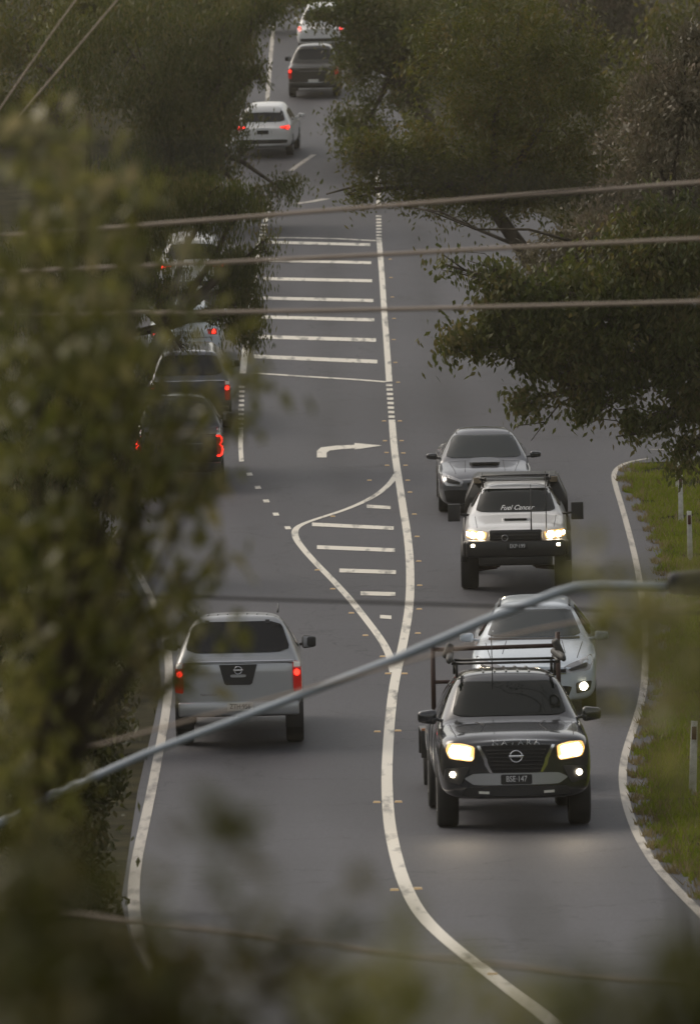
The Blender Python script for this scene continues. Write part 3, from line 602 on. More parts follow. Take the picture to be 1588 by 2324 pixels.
# ---- 3 white lifted ute
def lifted_ute():
    c = Car('utility_truck', ute_rows(hw=.915, zr=1.76, zf=.62, zh=1.13, L=5.1, lift=.20), 'paint_white', [(.95,.50),(4.0,.50)], .10)
    c.patch('windscreen', [(-.72,1.315),(.72,1.315),(.60,1.68),(-.60,1.68)], 'f', 'glass_dark', rnd_=.08, off=.003)
    c.text('windscreen_lettering', 'Fuel Cancer', 'f', .02, 1.38, .105, 'white_ink', .022, shear=.45, squash=1.15)
    c.patch('bonnet_scoop', [(-.22,.50),(.22,.50),(.24,.60),(.20,.88),(-.20,.88),(-.24,.60)], 't', 'paint_white', off=.03, rnd_=.15)
    p, nr = c.hit(0, .53, 't'); box('scoop_mouth', (0, .495, p.z+.02), (.40,.03,.04), 'dark_gap', c.root, .012)
    headlight(c, [(.50,1.09),(.86,1.12),(.90,.99),(.54,.95)], [disc(.62,1.03,.066), disc(.76,1.035,.054), [(.83,1.08),(.87,1.08),(.87,1.02),(.83,1.02)]])
    c.patch('grille', [(-.45,1.10),(.45,1.10),(.42,.90),(-.42,.90)], 'f', 'dark_gap', rnd_=.08)
    c.badge_ring('f', -.19, 1.00, .055, bar=False, m='rim').location.y = -.17
    bm = bmesh.new()
    bx(bm, (0,-.13,.80), (1.75,.22,.30), .05); bx(bm, (0,-.10,.60), (1.30,.18,.20), .04)
    for sg in (1,-1):
        bx(bm, (sg*.86,.05,.80), (.14,.40,.26), .04)
    bx(bm, (0,-.13,1.03), (.94,.10,.20), .035)
    for k in range(3): bx(bm, (0,-.185,.975+k*.055), (.80,.012,.018), .004)
    bb = obj('bull_bar', bm, 'steel_black', c.root)
    for sg in (1,-1):
        box('bar_lamp', (sg*.755,-.245,.87), (.06,.02,.05), 'fog_glow', bb, .012)
        tubes('control_arm', [([(sg*.30,.75,.42),(sg*.70,.95,.36)],.035),([(sg*.35,.55,.40),(sg*.66,.9,.33)],.025)], 'red_brown', c.root)
    n = box('number_plate', (.03,-.255,.85), (.372,.012,.12), 'plate_black', bb, .004)
    cu = bpy.data.curves.new('t','FONT'); cu.body = 'EKP\u00b7199'; cu.size = .10; cu.align_x = 'CENTER'; cu.align_y = 'CENTER'; cu.extrude = .002
    t = bpy.data.objects.new('t', cu); COL.objects.link(t); me = bpy.data.meshes.new_from_object(t.evaluated_get(bpy.context.evaluated_depsgraph_get())); bpy.data.objects.remove(t)
    for v in me.vertices: v.co = Vector((.03+v.co.x*.8, -.265-v.co.z, .85+v.co.y))
    obj('plate_lettering', me, 'white_ink', n, smooth=False)
    c.wheels(.985, .42, .31); c.mirrors(.88, 1.55, 1.30, 'black_plastic', (.22,.10,.31), .22, True)
    for sg in (1,-1):
        for yc in (.95, 4.0):
            bm = bmesh.new(); pts = [(sg*.93, yc+.54*math.cos(a), .42+.54*math.sin(a)) for a in [R(q) for q in range(10,171,16)]]; tube(bm, pts, .05, 6); obj('wheel_arch_flare', bm, 'black_plastic', c.root)
    side_glass(c, [[(1.75,1.36),(2.5,1.36),(2.5,1.66),(2.15,1.67)],[(2.56,1.36),(3.2,1.36),(3.15,1.64),(2.56,1.65)]])
    # black canopy box behind the cab, wider at its foot
    bm = bmesh.new(); sec = [(-.94,1.0),(.94,1.0),(.94,1.28),(.75,1.72),(-.75,1.72),(-.94,1.28)]
    A = [bm.verts.new((x,3.35,z)) for x, z in sec]; B = [bm.verts.new((x,5.2,z)) for x, z in sec]
    for k in range(6): bm.faces.new((A[k], A[(k+1)%6], B[(k+1)%6], B[k]))
    bm.faces.new(A[::-1]); bm.faces.new(B); bmesh.ops.bevel(bm, geom=bm.edges[:], offset=.03, segments=2, affect='EDGES'); bmesh.ops.recalc_face_normals(bm, faces=bm.faces[:])
    can = obj('canopy', bm, 'steel_black', c.root)
    for sg in (1,-1): box('corner_block', (sg*.69,3.32,1.72), (.14,.06,.10), 'interior_trim', can, .01)
    tubes('roof_rack', [([(-.62,2.25,1.83),(.62,2.25,1.83)],.03),([(-.62,2.8,1.84),(.62,2.8,1.84)],.025),([(-.62,2.2,1.83),(-.62,3.3,1.84)],.025),([(.62,2.2,1.83),(.62,3.3,1.84)],.025),([(-.58,2.3,1.68),(-.6,2.3,1.83)],.02),([(.58,2.3,1.68),(.6,2.3,1.83)],.02),([(-.58,3.1,1.70),(-.6,3.1,1.84)],.02),([(.58,3.1,1.70),(.6,3.1,1.84)],.02)], 'steel_black', c.root)
    lb = box('light_bar', (0,2.16,1.84), (1.1,.07,.08), 'steel_black', c.root, .015); box('light_bar_lens', (0,2.12,1.84), (1.04,.012,.05), 'lens_clear', lb, .004)
    tubes('aerial', [([(.28,-.15,1.05),(.28,-.10,1.50),(.28,-.08,1.93)],[.016,.008,.005]),([(.545,-.12,1.05),(.545,-.05,2.15)],[.010,.006])], 'black_plastic', c.root)
    c.seams([[(-.68,.1),(-.70,.6),(-.72,1.25)],[(.68,.1),(.70,.6),(.72,1.25)]], 't')
    tag(c.root, 'white lifted utility truck with black bull bar, black canopy and big square towing mirrors', 'utility truck')
    c.place(1172, 1348, 0.2); return c
lifted_ute()
# ---- 4 grey sedan with scoop
def sedan_front():
    L, hw, zr = 4.58, .895, 1.46
    rows = [(0,hw*.82,.20,.60,.66,.66,.54,.69,.3,.70,.705),(.08,hw*.94,.18,.66,.75,.72,.6,.75,.35,.77,.775),(.35,hw,.17,.74,.80,.80,.62,.82,.35,.845,.85),(.9,hw*1.0,.17,.80,.81,.85,.68,.88,.36,.905,.91),
            (1.25,hw,.17,.84,.82,.88,.74,.925,.38,.945,.95),(1.36,hw,.17,.86,.85,.90,.83,.96,.50,1.00,1.005),(2.02,hw*.97,.17,.90,.83,.95,.645,zr-.12,.42,zr-.06,zr-.05),(2.15,hw*.97,.17,.90,.79,.96,.60,zr-.07,.41,zr-.015,zr-.005),
            (2.8,hw*.97,.18,.92,.79,.97,.55,zr-.06,.41,zr,zr+.01),(3.3,hw*.98,.18,.93,.79,.98,.54,zr-.13,.4,zr-.07,zr-.06),(3.9,hw,.2,.93,.79,.99,.66,1.03,.42,1.05,1.06),(4.4,hw*.97,.26,.92,.78,1.0,.64,1.02,.42,1.03,1.03),(L,hw*.9,.32,.84,.72,.92,.6,.95,.4,.96,.96)]
    c = Car('sedan_car', rows, 'paint_grey', [(.95,.37),(3.6,.37)], .13)
    c.patch('windscreen', [(-.735,.985),(.735,.985),(.575,1.37),(-.575,1.37)], 'f', 'glass', rnd_=.08, off=.003)
    c.patch('bonnet_scoop', [(-.27,.70),(.27,.70),(.30,.82),(.24,1.16),(-.24,1.16),(-.30,.82)], 't', 'paint_grey', off=.05, rnd_=.18)
    p, nr = c.hit(0, .74, 't'); box('scoop_mouth', (0,.69,p.z+.030), (.50,.05,.065), 'dark_gap', c.root, .025)
    hl = c.patch('headlight', [(.42,.66),(.55,.72),(.80,.80),(.83,.72),(.76,.58),(.46,.56)], 'f', 'lens_clear', rnd_=.1, mirror=True)
    for sg, h in zip((1,-1), hl): c.patch('lamp_bezel', [(sg*a, b) for a, b in [(.48,.65),(.74,.73),(.74,.64),(.50,.60)]], 'f', 'dark_gap', off=.02, rnd_=.1, parent=h, step=.05)
    c.patch('grille', [(-.36,.64),(.36,.64),(.32,.53),(-.32,.53)], 'f', 'dark_gap', rnd_=.1)
    c.patch('lower_grille', [(-.80,.50),(.80,.50),(.74,.24),(-.74,.24)], 'f', 'dark_gap', rnd_=.08)
    c.wheels(.89, .32, .235); c.mirrors(.84, 1.55, 1.00, 'paint_charcoal', (.21,.12,.13))
    side_glass(c, [[(1.75,.99),(2.5,1.0),(2.5,1.33),(2.2,1.34)],[(2.55,1.0),(3.3,1.02),(3.15,1.28),(2.55,1.34)]])
    c.seams([[(-.56,.2),(-.60,.6),(-.66,1.1)],[(.56,.2),(.60,.6),(.66,1.1)],[(-.38,.25),(-.36,1.2)],[(.38,.25),(.36,1.2)]], 't')
    for sg in (1,-1): c.patch('roof_gutter', [(sg*.50,2.1),(sg*.515,2.1),(sg*.515,3.4),(sg*.50,3.4)], 't', 'black_plastic', step=.3, off=.002)
    tag(c.root, 'grey sedan with wide bonnet scoop, following behind the white lifted utility truck', 'car')
    c.place(1103, 1172, -1.2, scale=1.04); return c
sedan_front()
# ---- tail ends
def rear_ute(name_label, paint, px, py, yaw, canopy, style, text=None, zr=1.80, drop=0.0):
    c = Car('utility_truck', ute_rows(canopy=canopy, zr=zr, zh=1.10, drop=drop), paint, [(.95,.46),(4.05,.46)], .13, .03)
    L = c.L
    if canopy:
        c.patch('rear_window', [(-.76,1.29),(.76,1.29),(.62,1.72),(-.62,1.72)], 'r', 'privacy_glass', rnd_=.12, off=.003)
        c.patch('canopy_sill', [(-.80,1.145),(.80,1.145),(.79,1.225),(-.79,1.225)], 'r', paint, off=.02, step=.1)
        c.patch('sill_strip', [(-.78,1.165),(.78,1.165),(.78,1.18),(-.78,1.18)], 'r', 'chrome', off=.036, step=.1)
    else:
        c.patch('rear_window', [(-.60,1.30),(.60,1.30),(.55,1.66),(-.55,1.66)], 'r', 'privacy_glass', rnd_=.12, off=.003)
        c.patch('tonneau', [(-.78,3.72),(.78,3.72),(.78,L-.1),(-.78,L-.1)], 't', 'black_plastic', step=.3, rnd_=.04)
    c.patch('tailgate', [(-.765,.60),(.765,.60),(.765,1.135),(-.765,1.135)], 'r', paint, off=.012, step=.1, rnd_=.04)
    c.patch('tailgate_gap', [(-.80,.555),(.80,.555),(.80,.60),(-.80,.60)], 'r', 'dark_gap', off=.002, step=.1)
    tl = c.patch('tail_light', [(.775,1.17),(.895,1.14),(.905,.74),(.785,.72)], 'r', 'lens_red', rnd_=.08, off=.012, step=.05, mirror=True)
    for sg, h in zip((1,-1), tl):
        if style == 'lamp': c.patch('lamp', [(sg*a, b) for a, b in disc(.835,1.0,.045)], 'r', 'tail_glow', off=.03, parent=h, step=.04); c.patch('lamp_lens', [(sg*a,b) for a, b in [(.79,1.16),(.88,1.14),(.88,1.08),(.79,1.08)]], 'r', 'reflector_white' if canopy else 'lens_red', off=.03, parent=h, step=.04)
        else:
            bm = bmesh.new()
            def P(x, z): p, nr = c.hit(sg*x, z, 'r'); return p+nr*.04
            tube(bm, [P(x,z) for x, z in [(.775,1.14),(.85,1.135),(.885,1.10),(.885,1.02),(.84,.965),(.885,.93),(.90,.85),(.885,.77),(.85,.735),(.785,.73)]], .016, 6); obj('lamp', bm, 'tail_glow', h)
    if not canopy: c.patch('tailgate_strip', [(-.5,.985),(.5,.985),(.5,1.0),(-.5,1.0)], 'r', 'chrome', off=.03, step=.1); c.patch('number_plate', [(-.186,.60),(.186,.60),(.186,.70),(-.186,.70)], 'r', 'plate_white', off=.03, step=.2)
    bb = box('rear_bumper', (0,L+.05,.50), (1.72,.16,.20), 'paint_silver' if canopy and style == 'lamp' and paint == 'paint_silver' else 'steel_black', c.root, .03)
    if paint != 'paint_silver': box('bumper_step', (0,L+.07,.585), (.6,.12,.02), 'chrome', bb, .008)
    c.wheels(.92, .385, .255); c.mirrors(.90, 1.55, 1.20, 'black_plastic', (.21,.12,.20), .03)
    side_glass(c, [[(1.75,1.22),(2.5,1.22),(2.5,1.62),(2.15,1.64)],[(2.56,1.22),(3.25,1.22),(3.2,1.6),(2.56,1.62)]])
    for sg in (1,-1): box('mud_flap', (sg*.79,4.52,.34), (.26,.015,.36), 'black_plastic', c.root, .004)
    tubes('tow_hitch', [([(0,L-.5,.40),(0,L+.16,.40)],.03),([(-.7,L-.15,.40),(.7,L-.15,.40)],.03)], 'steel_black', c.root)
    tag(c.root, name_label, 'utility truck')
    return c
def silver_ute():
    c = rear_ute('silver utility truck with canopy and round tailgate badge, lowest in the left lane', 'paint_silver', 550, 1690, .4, True, 'lamp', zr=1.80, drop=.09)
    c.patch('tailgate_panel', [(-.27,1.125),(.27,1.125),(.20,.86),(.17,.835),(-.17,.835),(-.20,.86)], 'r', 'black_plastic', off=.026, step=.1)
    c.badge_ring('r', 0, 1.045, .055)
    p = box('number_plate', (-.02,c.L+.137,.53), (.372,.012,.12), 'plate_white', c.root, .004)
    cu = bpy.data.curves.new('t','FONT'); cu.body = 'ZTH\u00b7956'; cu.size = .10; cu.align_x = 'CENTER'; cu.align_y = 'CENTER'; cu.extrude = .002
    t = bpy.data.objects.new('t', cu); COL.objects.link(t); me = bpy.data.meshes.new_from_object(t.evaluated_get(bpy.context.evaluated_depsgraph_get())); bpy.data.objects.remove(t)
    for v in me.vertices: v.co = Vector((-.02-v.co.x*.8, c.L+.147+v.co.z, .53+v.co.y))
    obj('plate_lettering', me, 'plate_ink', p, smooth=False)
    for sg in (1,-1):
        tubes('roof_rail', [([(sg*.58,3.3,1.84),(sg*.585,3.6,1.88),(sg*.585,4.7,1.88),(sg*.58,4.85,1.84)],.014)], 'black_plastic', c.root)
    for v in (-.42,-.28,-.14,0,.14,.28,.42): c.patch('roof_rib', [(v-.01,3.6),(v+.01,3.6),(v+.01,4.75),(v-.01,4.75)], 't', 'paint_silver', step=.3, off=.004)
    h = c.patch('tailgate_handle', [(-.11,.985),(.11,.985),(.11,.945),(-.11,.945)], 'r', 'paint_silver', off=.045, rnd_=.15)
    for sg in (1,-1): c.patch('canopy_hinge', [(sg*.40,1.74),(sg*.46,1.74),(sg*.46,1.69),(sg*.40,1.69)], 'r', 'black_plastic', off=.01)
    c.text('tailgate_lettering', 'NAVARA', 'r', .42, .70, .05, 'chrome', .03, squash=1.2)
    c.place(544, 1706, .4, True, rake=.10)
silver_ute()
rear_ute('black utility truck with large glowing red tail light, left lane behind blurred leaves', 'paint_black', 0, 0, 0, False, 'hook').place(408, 1118, .2, True)
rear_ute('dark grey canopied utility truck with bright roof edge, just ahead of the black one', 'paint_grey', 0, 0, 0, True, 'lamp').place(433, 985, .3, True)
def tailed(name, label, paint, rows, glass, lights, px, py, yaw, cat='car', plate=None, extra=None, wheel=(.90,.36,.235), arches=((.90,.41),(3.60,.41))):
    c = Car(name, rows, paint, list(arches), .13, .07)
    c.patch('rear_window', glass, 'r', 'privacy_glass', rnd_=.12, off=.003)
    tl = c.patch('tail_light', lights[0], 'r', 'lens_red', rnd_=.1, off=.006, step=.05, mirror=True)
    for sg, h in zip((1,-1), tl):
        for l_ in lights[1:]: c.patch('lamp', [(sg*a, b) for a, b in l_], 'r', 'tail_glow', off=.025, step=.04, parent=h)
    c.wheels(*wheel); c.mirrors(.88, 1.5, 1.13, paint, (.20,.12,.15))
    side_glass(c, [[(1.7,1.06),(2.5,1.08),(2.5,1.45),(2.15,1.45)],[(2.55,1.08),(3.4,1.10),(3.3,1.44),(2.55,1.46)]])
    c.patch('lower_bumper', [(-.80,.60),(.80,.60),(.76,.47),(-.76,.47)], 'r', 'black_plastic', rnd_=.1, step=.1)
    if extra: extra(c)
    tag(c.root, label, cat); c.place(px, py, yaw, True); return c
def suv_rows(hw=.92, zr=1.67, L=4.55):
    return [(0,hw*.84,.28,.72,.68,.80,.56,.85,.3,.88,.885),(.08,hw*.95,.26,.80,.78,.88,.64,.93,.35,.955,.96),(.4,hw,.25,.88,.82,.96,.66,1.0,.36,1.02,1.025),(1.15,hw,.24,.96,.84,1.04,.74,1.08,.4,1.10,1.105),(1.28,hw,.24,.98,.84,1.05,.72,1.13,.42,1.16,1.165),
            (1.95,hw,.24,1.0,.84,1.08,.62,zr-.12,.44,zr-.06,zr-.05),(2.1,hw,.24,1.0,.84,1.09,.60,zr-.07,.44,zr-.015,zr-.005),(2.9,hw,.25,1.0,.84,1.10,.60,zr-.06,.45,zr,zr+.01),(3.75,hw,.26,1.0,.84,1.12,.59,zr-.09,.45,zr-.03,zr-.015),
            (4.05,hw,.28,1.0,.83,1.13,.585,zr-.13,.44,zr-.07,zr-.06),(4.38,hw,.32,.98,.82,1.08,.74,1.14,.5,1.16,1.165),(4.46,hw*.98,.34,.94,.81,1.03,.72,1.06,.5,1.07,1.07),(L,hw*.94,.40,.80,.79,.90,.70,.96,.45,.98,.98)]
def cx_extra(c):
    c.plate('', 'r', 0, .84, off=.01) if False else None
    p = c.patch('number_plate', [(-.186,.78),(.186,.78),(.186,.90),(-.186,.90)], 'r', 'plate_black', off=.01, step=.2, rnd_=.06)
    c.patch('plate_recess', [(-.48,.92),(.48,.92),(.60,.76),(-.60,.76)], 'r', 'paint_white', off=.002, rnd_=.1)
    c.badge_ring('r', 0, 1.03, .06, bar=False)
    c.patch('roof_spoiler', [(-.58,3.95),(.58,3.95),(.54,4.18),(-.54,4.18)], 't', 'paint_white', off=.02, rnd_=.1)
CXL = [[(.55,1.02),(.86,1.05),(.87,.93),(.74,.92),(.56,.975)], [(.57,1.005),(.72,1.015),(.72,.98),(.57,.98)], disc(.80,.985,.055)]
tailed('suv_car', 'white sport utility car with slim red tail lights braking below the brown utility truck', 'paint_white', suv_rows(), [(-.72,1.16),(.72,1.16),(.60,1.53),(-.60,1.53)], CXL, 598, 360, 4.5, 'car', extra=cx_extra)
tailed('suv_car', 'white sport utility car half hidden by hanging leaves beside the upper hatched median', 'paint_white', suv_rows(), [(-.72,1.16),(.72,1.16),(.60,1.53),(-.60,1.53)], CXL, 437, 690, 1)
def h2(c): c.patch('boot_dark_line', [(-.7,.80),(.7,.80),(.7,.81),(-.7,.81)], 'r', 'dark_gap', step=.1)  # thin dark line across the boot
tailed('hatchback_car', 'light grey hatchback mostly hidden by leaves, next above the dark canopied utility truck', 'paint_pale', [tuple(v if i in (0,1,4,6,8) else v*1.06 for i, v in enumerate(r)) for r in hatch_rows()], [(-.62,1.15),(.62,1.15),(.50,1.42),(-.50,1.42)], [[(.56,1.0),(.80,1.0),(.80,.86),(.58,.88)], disc(.72,.94,.05)], 420, 842, 1, extra=h2, wheel=(.88,.32,.215), arches=((.86,.37),(3.48,.37)))
rear_ute('brown utility truck with one red tail light, highest but one in the left lane', 'paint_brown', 0, 0, 0, False, 'lamp').place(712, 224, 1.5, True)
def topx(c):
    for v in (-.4,.4): pass
tailed('van_car', 'white wagon with two round red tail lights at the very top of the road', 'paint_white', suv_rows(.95,1.85,4.8), [(-.70,1.25),(.70,1.25),(.58,1.66),(-.58,1.66)], [[(.74,1.06),(.88,1.06),(.88,.84),(.74,.84)], disc(.81,.98,.055)], 728, 122, 2)
# spill from the lit headlights onto the road
def beam(c, x, z, e):
    l = bpy.data.lights.new('headlight_beam', 'SPOT'); l.energy = e; l.spot_size = R(80); l.spot_blend = 1; l.color = (1,.80,.55); l.shadow_soft_size = .08
    o = bpy.data.objects.new('headlight_beam', l); COL.objects.link(o); o.parent = c.root; o.location = (x,-.35,z); o.rotation_euler = (R(90-6.0),0,math.pi)
    o.rotation_euler = Vector((0,1,.085)).to_track_quat('Z','Y').to_euler()
for sg in (1,-1): beam(nav, sg*.7, .95, 14)
# ---------------------------------------------------------------- roadside posts
def guide_post(px, py, h, label, lean=0):
    p = ground(px, py); root = empty('guide_post', p)
    bm = bmesh.new(); bx(bm, (0,0,h/2), (.10,.022,h), .008)
    for v in bm.verts:
        if v.co.z > h-.05: v.co.x *= .85
    obj('post', bm, 'post_white', root); box('reflector', (0,-.016,h-.16), (.06,.01,.17), 'reflector_red', root, .004); box('reflector', (0,.016,h-.16), (.06,.01,.17), 'reflector_white', root, .004)
    root.rotation_euler = (0, R(lean), 0); tag(root, label, 'guide post', 'white guide posts along the right verge')
guide_post(1571, 1806, .98, 'white guide post in dark grass right of the nearest bend', 1.2)
guide_post(1566, 1278, .96, 'white guide post just above the street light head', -1.5)
guide_post(1545, 1188, .95, 'white guide post second from the road junction', -1)
guide_post(1538, 1110, .98, 'white guide post at the top corner of the grass verge', 0)
# ---------------------------------------------------------------- street light
def street_light():
    Yl = 43.0; root = empty('street_light')
    pts = [at(x, y, Yl) for x, y in [(-70,1905),(0,1868),(120,1806),(330,1712),(620,1602),(900,1495),(1100,1408),(1200,1370),(1260,1346),(1305,1333),(1370,1330),(1450,1330),(1525,1331)]]
    base = pts[0].copy(); base.z = float(zg(base.x, Yl)); root.location = base
    loc = lambda v: v-base
    tubes('arm', [([loc(p) for p in pts], [.024]*5+[.029]*8)], 'galvanised', root, 12)
    tubes('pole', [([Vector((0,0,-.2)), Vector((0,0,2.0)), loc(pts[0])+Vector((0,0,.25))], [.10,.08,.06])], 'galvanised', root, 14)
    h = loc(at(1590, 1322, Yl)); bm = bmesh.new()
    vv = bx(bm, (0,0,0), (.42,.22,.17), .05, seg=3)
    for v in vv:
        if v.co.x < 0: v.co.z *= .72; v.co.y *= .8
        v.co += h
    hd = obj('lamp_head', bm, 'lamp_head', root); box('lamp_lens', h+Vector((.05,0,-.062)), (.28,.11,.03), 'reflector_white', hd, .012)
    tag(root, 'galvanised street light whose long slanting arm crosses the road to a dark lamp head', 'street light')
street_light()
# ---------------------------------------------------------------- overhead wires
def wire(label, pl, Yw, rad, m, sag=True):
    pts = [at(x, y, Yw) for x, y in pl]; d0 = (pts[0]-pts[1]); d1 = (pts[-1]-pts[-2])
    pts = [pts[0]+d0.normalized()*14] + pts + [pts[-1]+d1.normalized()*14]
    o = tubes('overhead_wire', [(pts, rad)], m, None, 8); tag(o, label, 'wire', 'overhead wires crossing the view')
S = smooth_line
wire('pale wire, uppermost of the three bright ones over the median', S([(60,530),(460,500),(860,468),(1200,441),(1588,413)]), 46, .0135, 'wire_pale')
wire('pale wire, middle one of the three bright ones over the median', S([(60,615),(460,597),(860,578),(1200,559),(1588,541)]), 46, .0135, 'wire_pale')
wire('pale wire, lowest of the three bright ones over the median', S([(60,713),(460,709),(860,703),(1200,694),(1588,684)]), 46, .0135, 'wire_pale')
wire('thin dark wire running level just above the silver canopied utility truck', S([(200,1348),(500,1357),(800,1366),(1200,1378),(1588,1392)]), 40, .008, 'wire_dark')
wire('pale wire slanting over the windscreen of the silver-blue hatchback', S([(1000,1482),(1119,1450),(1250,1421),(1435,1391),(1650,1362)]), 34, .006, 'wire_pale')
wire('pale wire lowest in view, crossing the nearest bend of the road', S([(200,2078),(480,2110),(760,2150),(1060,2182),(1588,2240)]), 30, .0095, 'wire_pale')
wire('pale thin wire rising steeply in the top left corner, left one', [(60,158),(115,78),(170,2)], 60, .0065, 'wire_pale')
wire('pale thin wire rising steeply in the top left corner, right one', [(90,208),(160,125),(240,30)], 60, .0065, 'wire_pale')
wire('dark blurred cable, nearest to the viewer above the white lower sport utility car', S([(0,330),(500,360),(900,395),(1588,468)]), 9, .0055, 'wire_dark')
# ---------------------------------------------------------------- trees
def leaves_mesh(name, C, ln, wd, droop=.7, per=1):
    n = len(C); d = rng.normal(size=(n,3))+1.1*np.repeat(rng.normal(size=(n//per+1,3)), per, 0)[:n]; d /= np.linalg.norm(d, axis=1)[:,None]
    d[:,2] -= droop*2; d /= np.linalg.norm(d, axis=1)[:,None]
    a = rng.normal(size=(n,3)); sdir = np.cross(d, a); sdir /= np.linalg.norm(sdir, axis=1)[:,None]+1e-9
    nn = np.cross(d, sdir); L_ = ln*rng.uniform(.6,1.25,n)[:,None]; W_ = wd*rng.uniform(.7,1.3,n)[:,None]
    V = np.empty((n,4,3)); V[:,0] = C-d*L_*.5; V[:,1] = C-d*L_*.08+sdir*W_*.5+nn*W_*.12; V[:,2] = C+d*L_*.5+nn*L_*.06; V[:,3] = C-d*L_*.08-sdir*W_*.5+nn*W_*.12
    return np_mesh(name, V.reshape(-1,3), np.arange(4*n).reshape(-1,4))
def crown_points(blobs, per, cr, k_=1.0):
    out = []; cl = []
    blobs = [(c, r, max(2, int(n*k_))) for c, r, n in blobs]
    for c, r, n in blobs:
        d = rng.normal(size=(n,3)); d /= np.linalg.norm(d, axis=1)[:,None]; k = rng.uniform(.15,1,n)**.5
        cc = np.array(c)+d*k[:,None]*np.array(r); cl.append(cc)
        out.append(np.repeat(cc, per, 0)+rng.normal(size=(n*per,3))*np.array([1,1,.9])*cr*rng.uniform(.5,1.2,(n,1)).repeat(per,0))
    return np.concatenate(out), cl
def tree(label, base, blobs, per, cr, leaf, m, droop=.7, trunk=.25, limbs=None, name='eucalyptus_tree', group=None, twigs=6, trunk_top=None, dens=2.2):
    root = empty(name, base); b0 = Vector(base)
    if dens > 1.5: per, dens, cr = int(per*1.45), dens*.68, cr*.95
    P, cl = crown_points([((Vector(c)-b0), r, n) for c, r, n in blobs], per, cr, dens)
    obj('crown', leaves_mesh('crown', P, leaf[0], leaf[1], droop, per), m, root, smooth=False)
    cs = [Vector(c)-b0 for c, r, n in blobs]; tt = trunk_top-b0 if trunk_top is not None else (sum(cs, Vector())/len(cs))*.75
    tt2 = Vector((0,0,0)).lerp(tt, .5)+Vector((trunk*.6,0,0))
    tubes('trunk', [([Vector((0,0,-.3)), tt2, tt], [trunk, trunk*.8, trunk*.5])], 'bark', root, 9)
    bm = bmesh.new()
    for c, k in zip(cs, cl):
        mid = tt.lerp(c, .55)+Vector((rnd.uniform(-.2,.2), rnd.uniform(-.2,.2), rnd.uniform(.0,.3)))*trunk*4
        tube(bm, [tt, mid, c], [trunk*.42, trunk*.25, trunk*.10], 6)
        for j in range(min(twigs, len(k))):
            e = Vector(k[j]); q = c.lerp(e, .5)+Vector((rnd.uniform(-1,1), rnd.uniform(-1,1), rnd.uniform(-1,1)))*trunk*.8
            tube(bm, [mid.lerp(c, rnd.uniform(.3,1)), q, e], [trunk*.09, trunk*.055, trunk*.025], 5)
    for pts, r0, r1 in (limbs or []):
        pp = [Vector(p)-b0 for p in pts]; k = len(pp)-1; tube(bm, pp, [r0+(r1-r0)*i/k for i in range(k+1)], 6)
    obj('branches', bm, 'bark', root)
    tag(root, label, 'tree', group); return root
def B(px, py, Y, rx, rz, n, ry=None):
    s = F_PX/Y; c = at(px, py, Y); return (tuple(c), (rx/s, ry if ry else max(rx, rz)/s*.8, rz/s), n)
def foot(px, Y): x = (px-CX)*Y/F_PX; return Vector((x, Y, float(zg(x, Y))))
GM = 'roadside trees around the road'
# right: big gum in focus, trunk just outside the frame
Yr = 124
br = lambda pl, dy=0: [tuple(at(x, y, Yr+dy)) for x, y in pl]
limbs = [(br([(1760,860),(1620,905),(1560,935),(1500,950),(1440,985),(1400,990)]), .07, .012), (br([(1680,820),(1480,830),(1380,880),(1330,885),(1280,868),(1190,825)]), .08, .02), (br([(1330,885),(1270,915),(1235,960),(1205,1000)]), .022, .006),
         (br([(1235,958),(1180,965),(1165,972)]), .012, .005), (br([(1440,985),(1400,955),(1360,950),(1320,970)]), .016, .005), (br([(1500,950),(1450,925),(1400,930),(1350,905)]), .02, .006), (br([(1400,955),(1380,925),(1390,900)]), .01, .004),
         (br([(1190,825),(1120,790),(1040,765),(1000,740)]), .02, .006), (br([(1300,650),(1200,640),(1120,610),(1060,590)]), .03, .006), (br([(1120,610),(1090,640),(1070,625),(1010,600)]), .012, .004), (br([(1160,630),(1100,575),(1050,570)]), .01, .004),
         (br([(1350,560),(1200,520),(1080,520),(980,480),(940,470)]), .03, .006), (br([(1080,520),(1040,490),(1000,500)]), .012, .004)]
tree('big leafy gum tree overhanging the road at right, above the grey sedan', foot(1790, Yr),
     [B(1430,690,Yr,190,150,95),B(1300,720,Yr,160,100,70),B(1530,780,Yr,110,110,60),B(1180,750,Yr,120,60,34),B(1060,775,Yr,90,36,16),B(1150,680,Yr,120,50,16),B(1300,820,Yr,130,60,42),B(1240,790,Yr,100,50,22),B(1200,905,Yr,45,26,7),
      B(1330,925,Yr,60,30,7),B(1470,960,Yr,60,34,12),B(1580,900,Yr,60,70,26),B(1560,1035,Yr,30,38,9),B(1110,620,Yr,80,30,8),B(1010,600,Yr,20,16,2),B(1500,560,Yr,160,120,60),B(1380,860,Yr,90,50,20)],
     30, .20, (.15,.065), 'leaf_dark', .6, .20, limbs, group=GM, trunk_top=at(1720, 830, Yr), twigs=5)
tree('pale grey-leaved gum tree filling the upper right corner', foot(1700, 138),
     [B(1500,380,138,150,230,110),B(1400,560,138,140,110,60),B(1570,200,138,110,150,60),B(1560,520,138,90,120,40),B(1300,600,138,120,80,34)], 36, .2, (.14,.06), 'leaf_grey', .5, .28, group=GM)
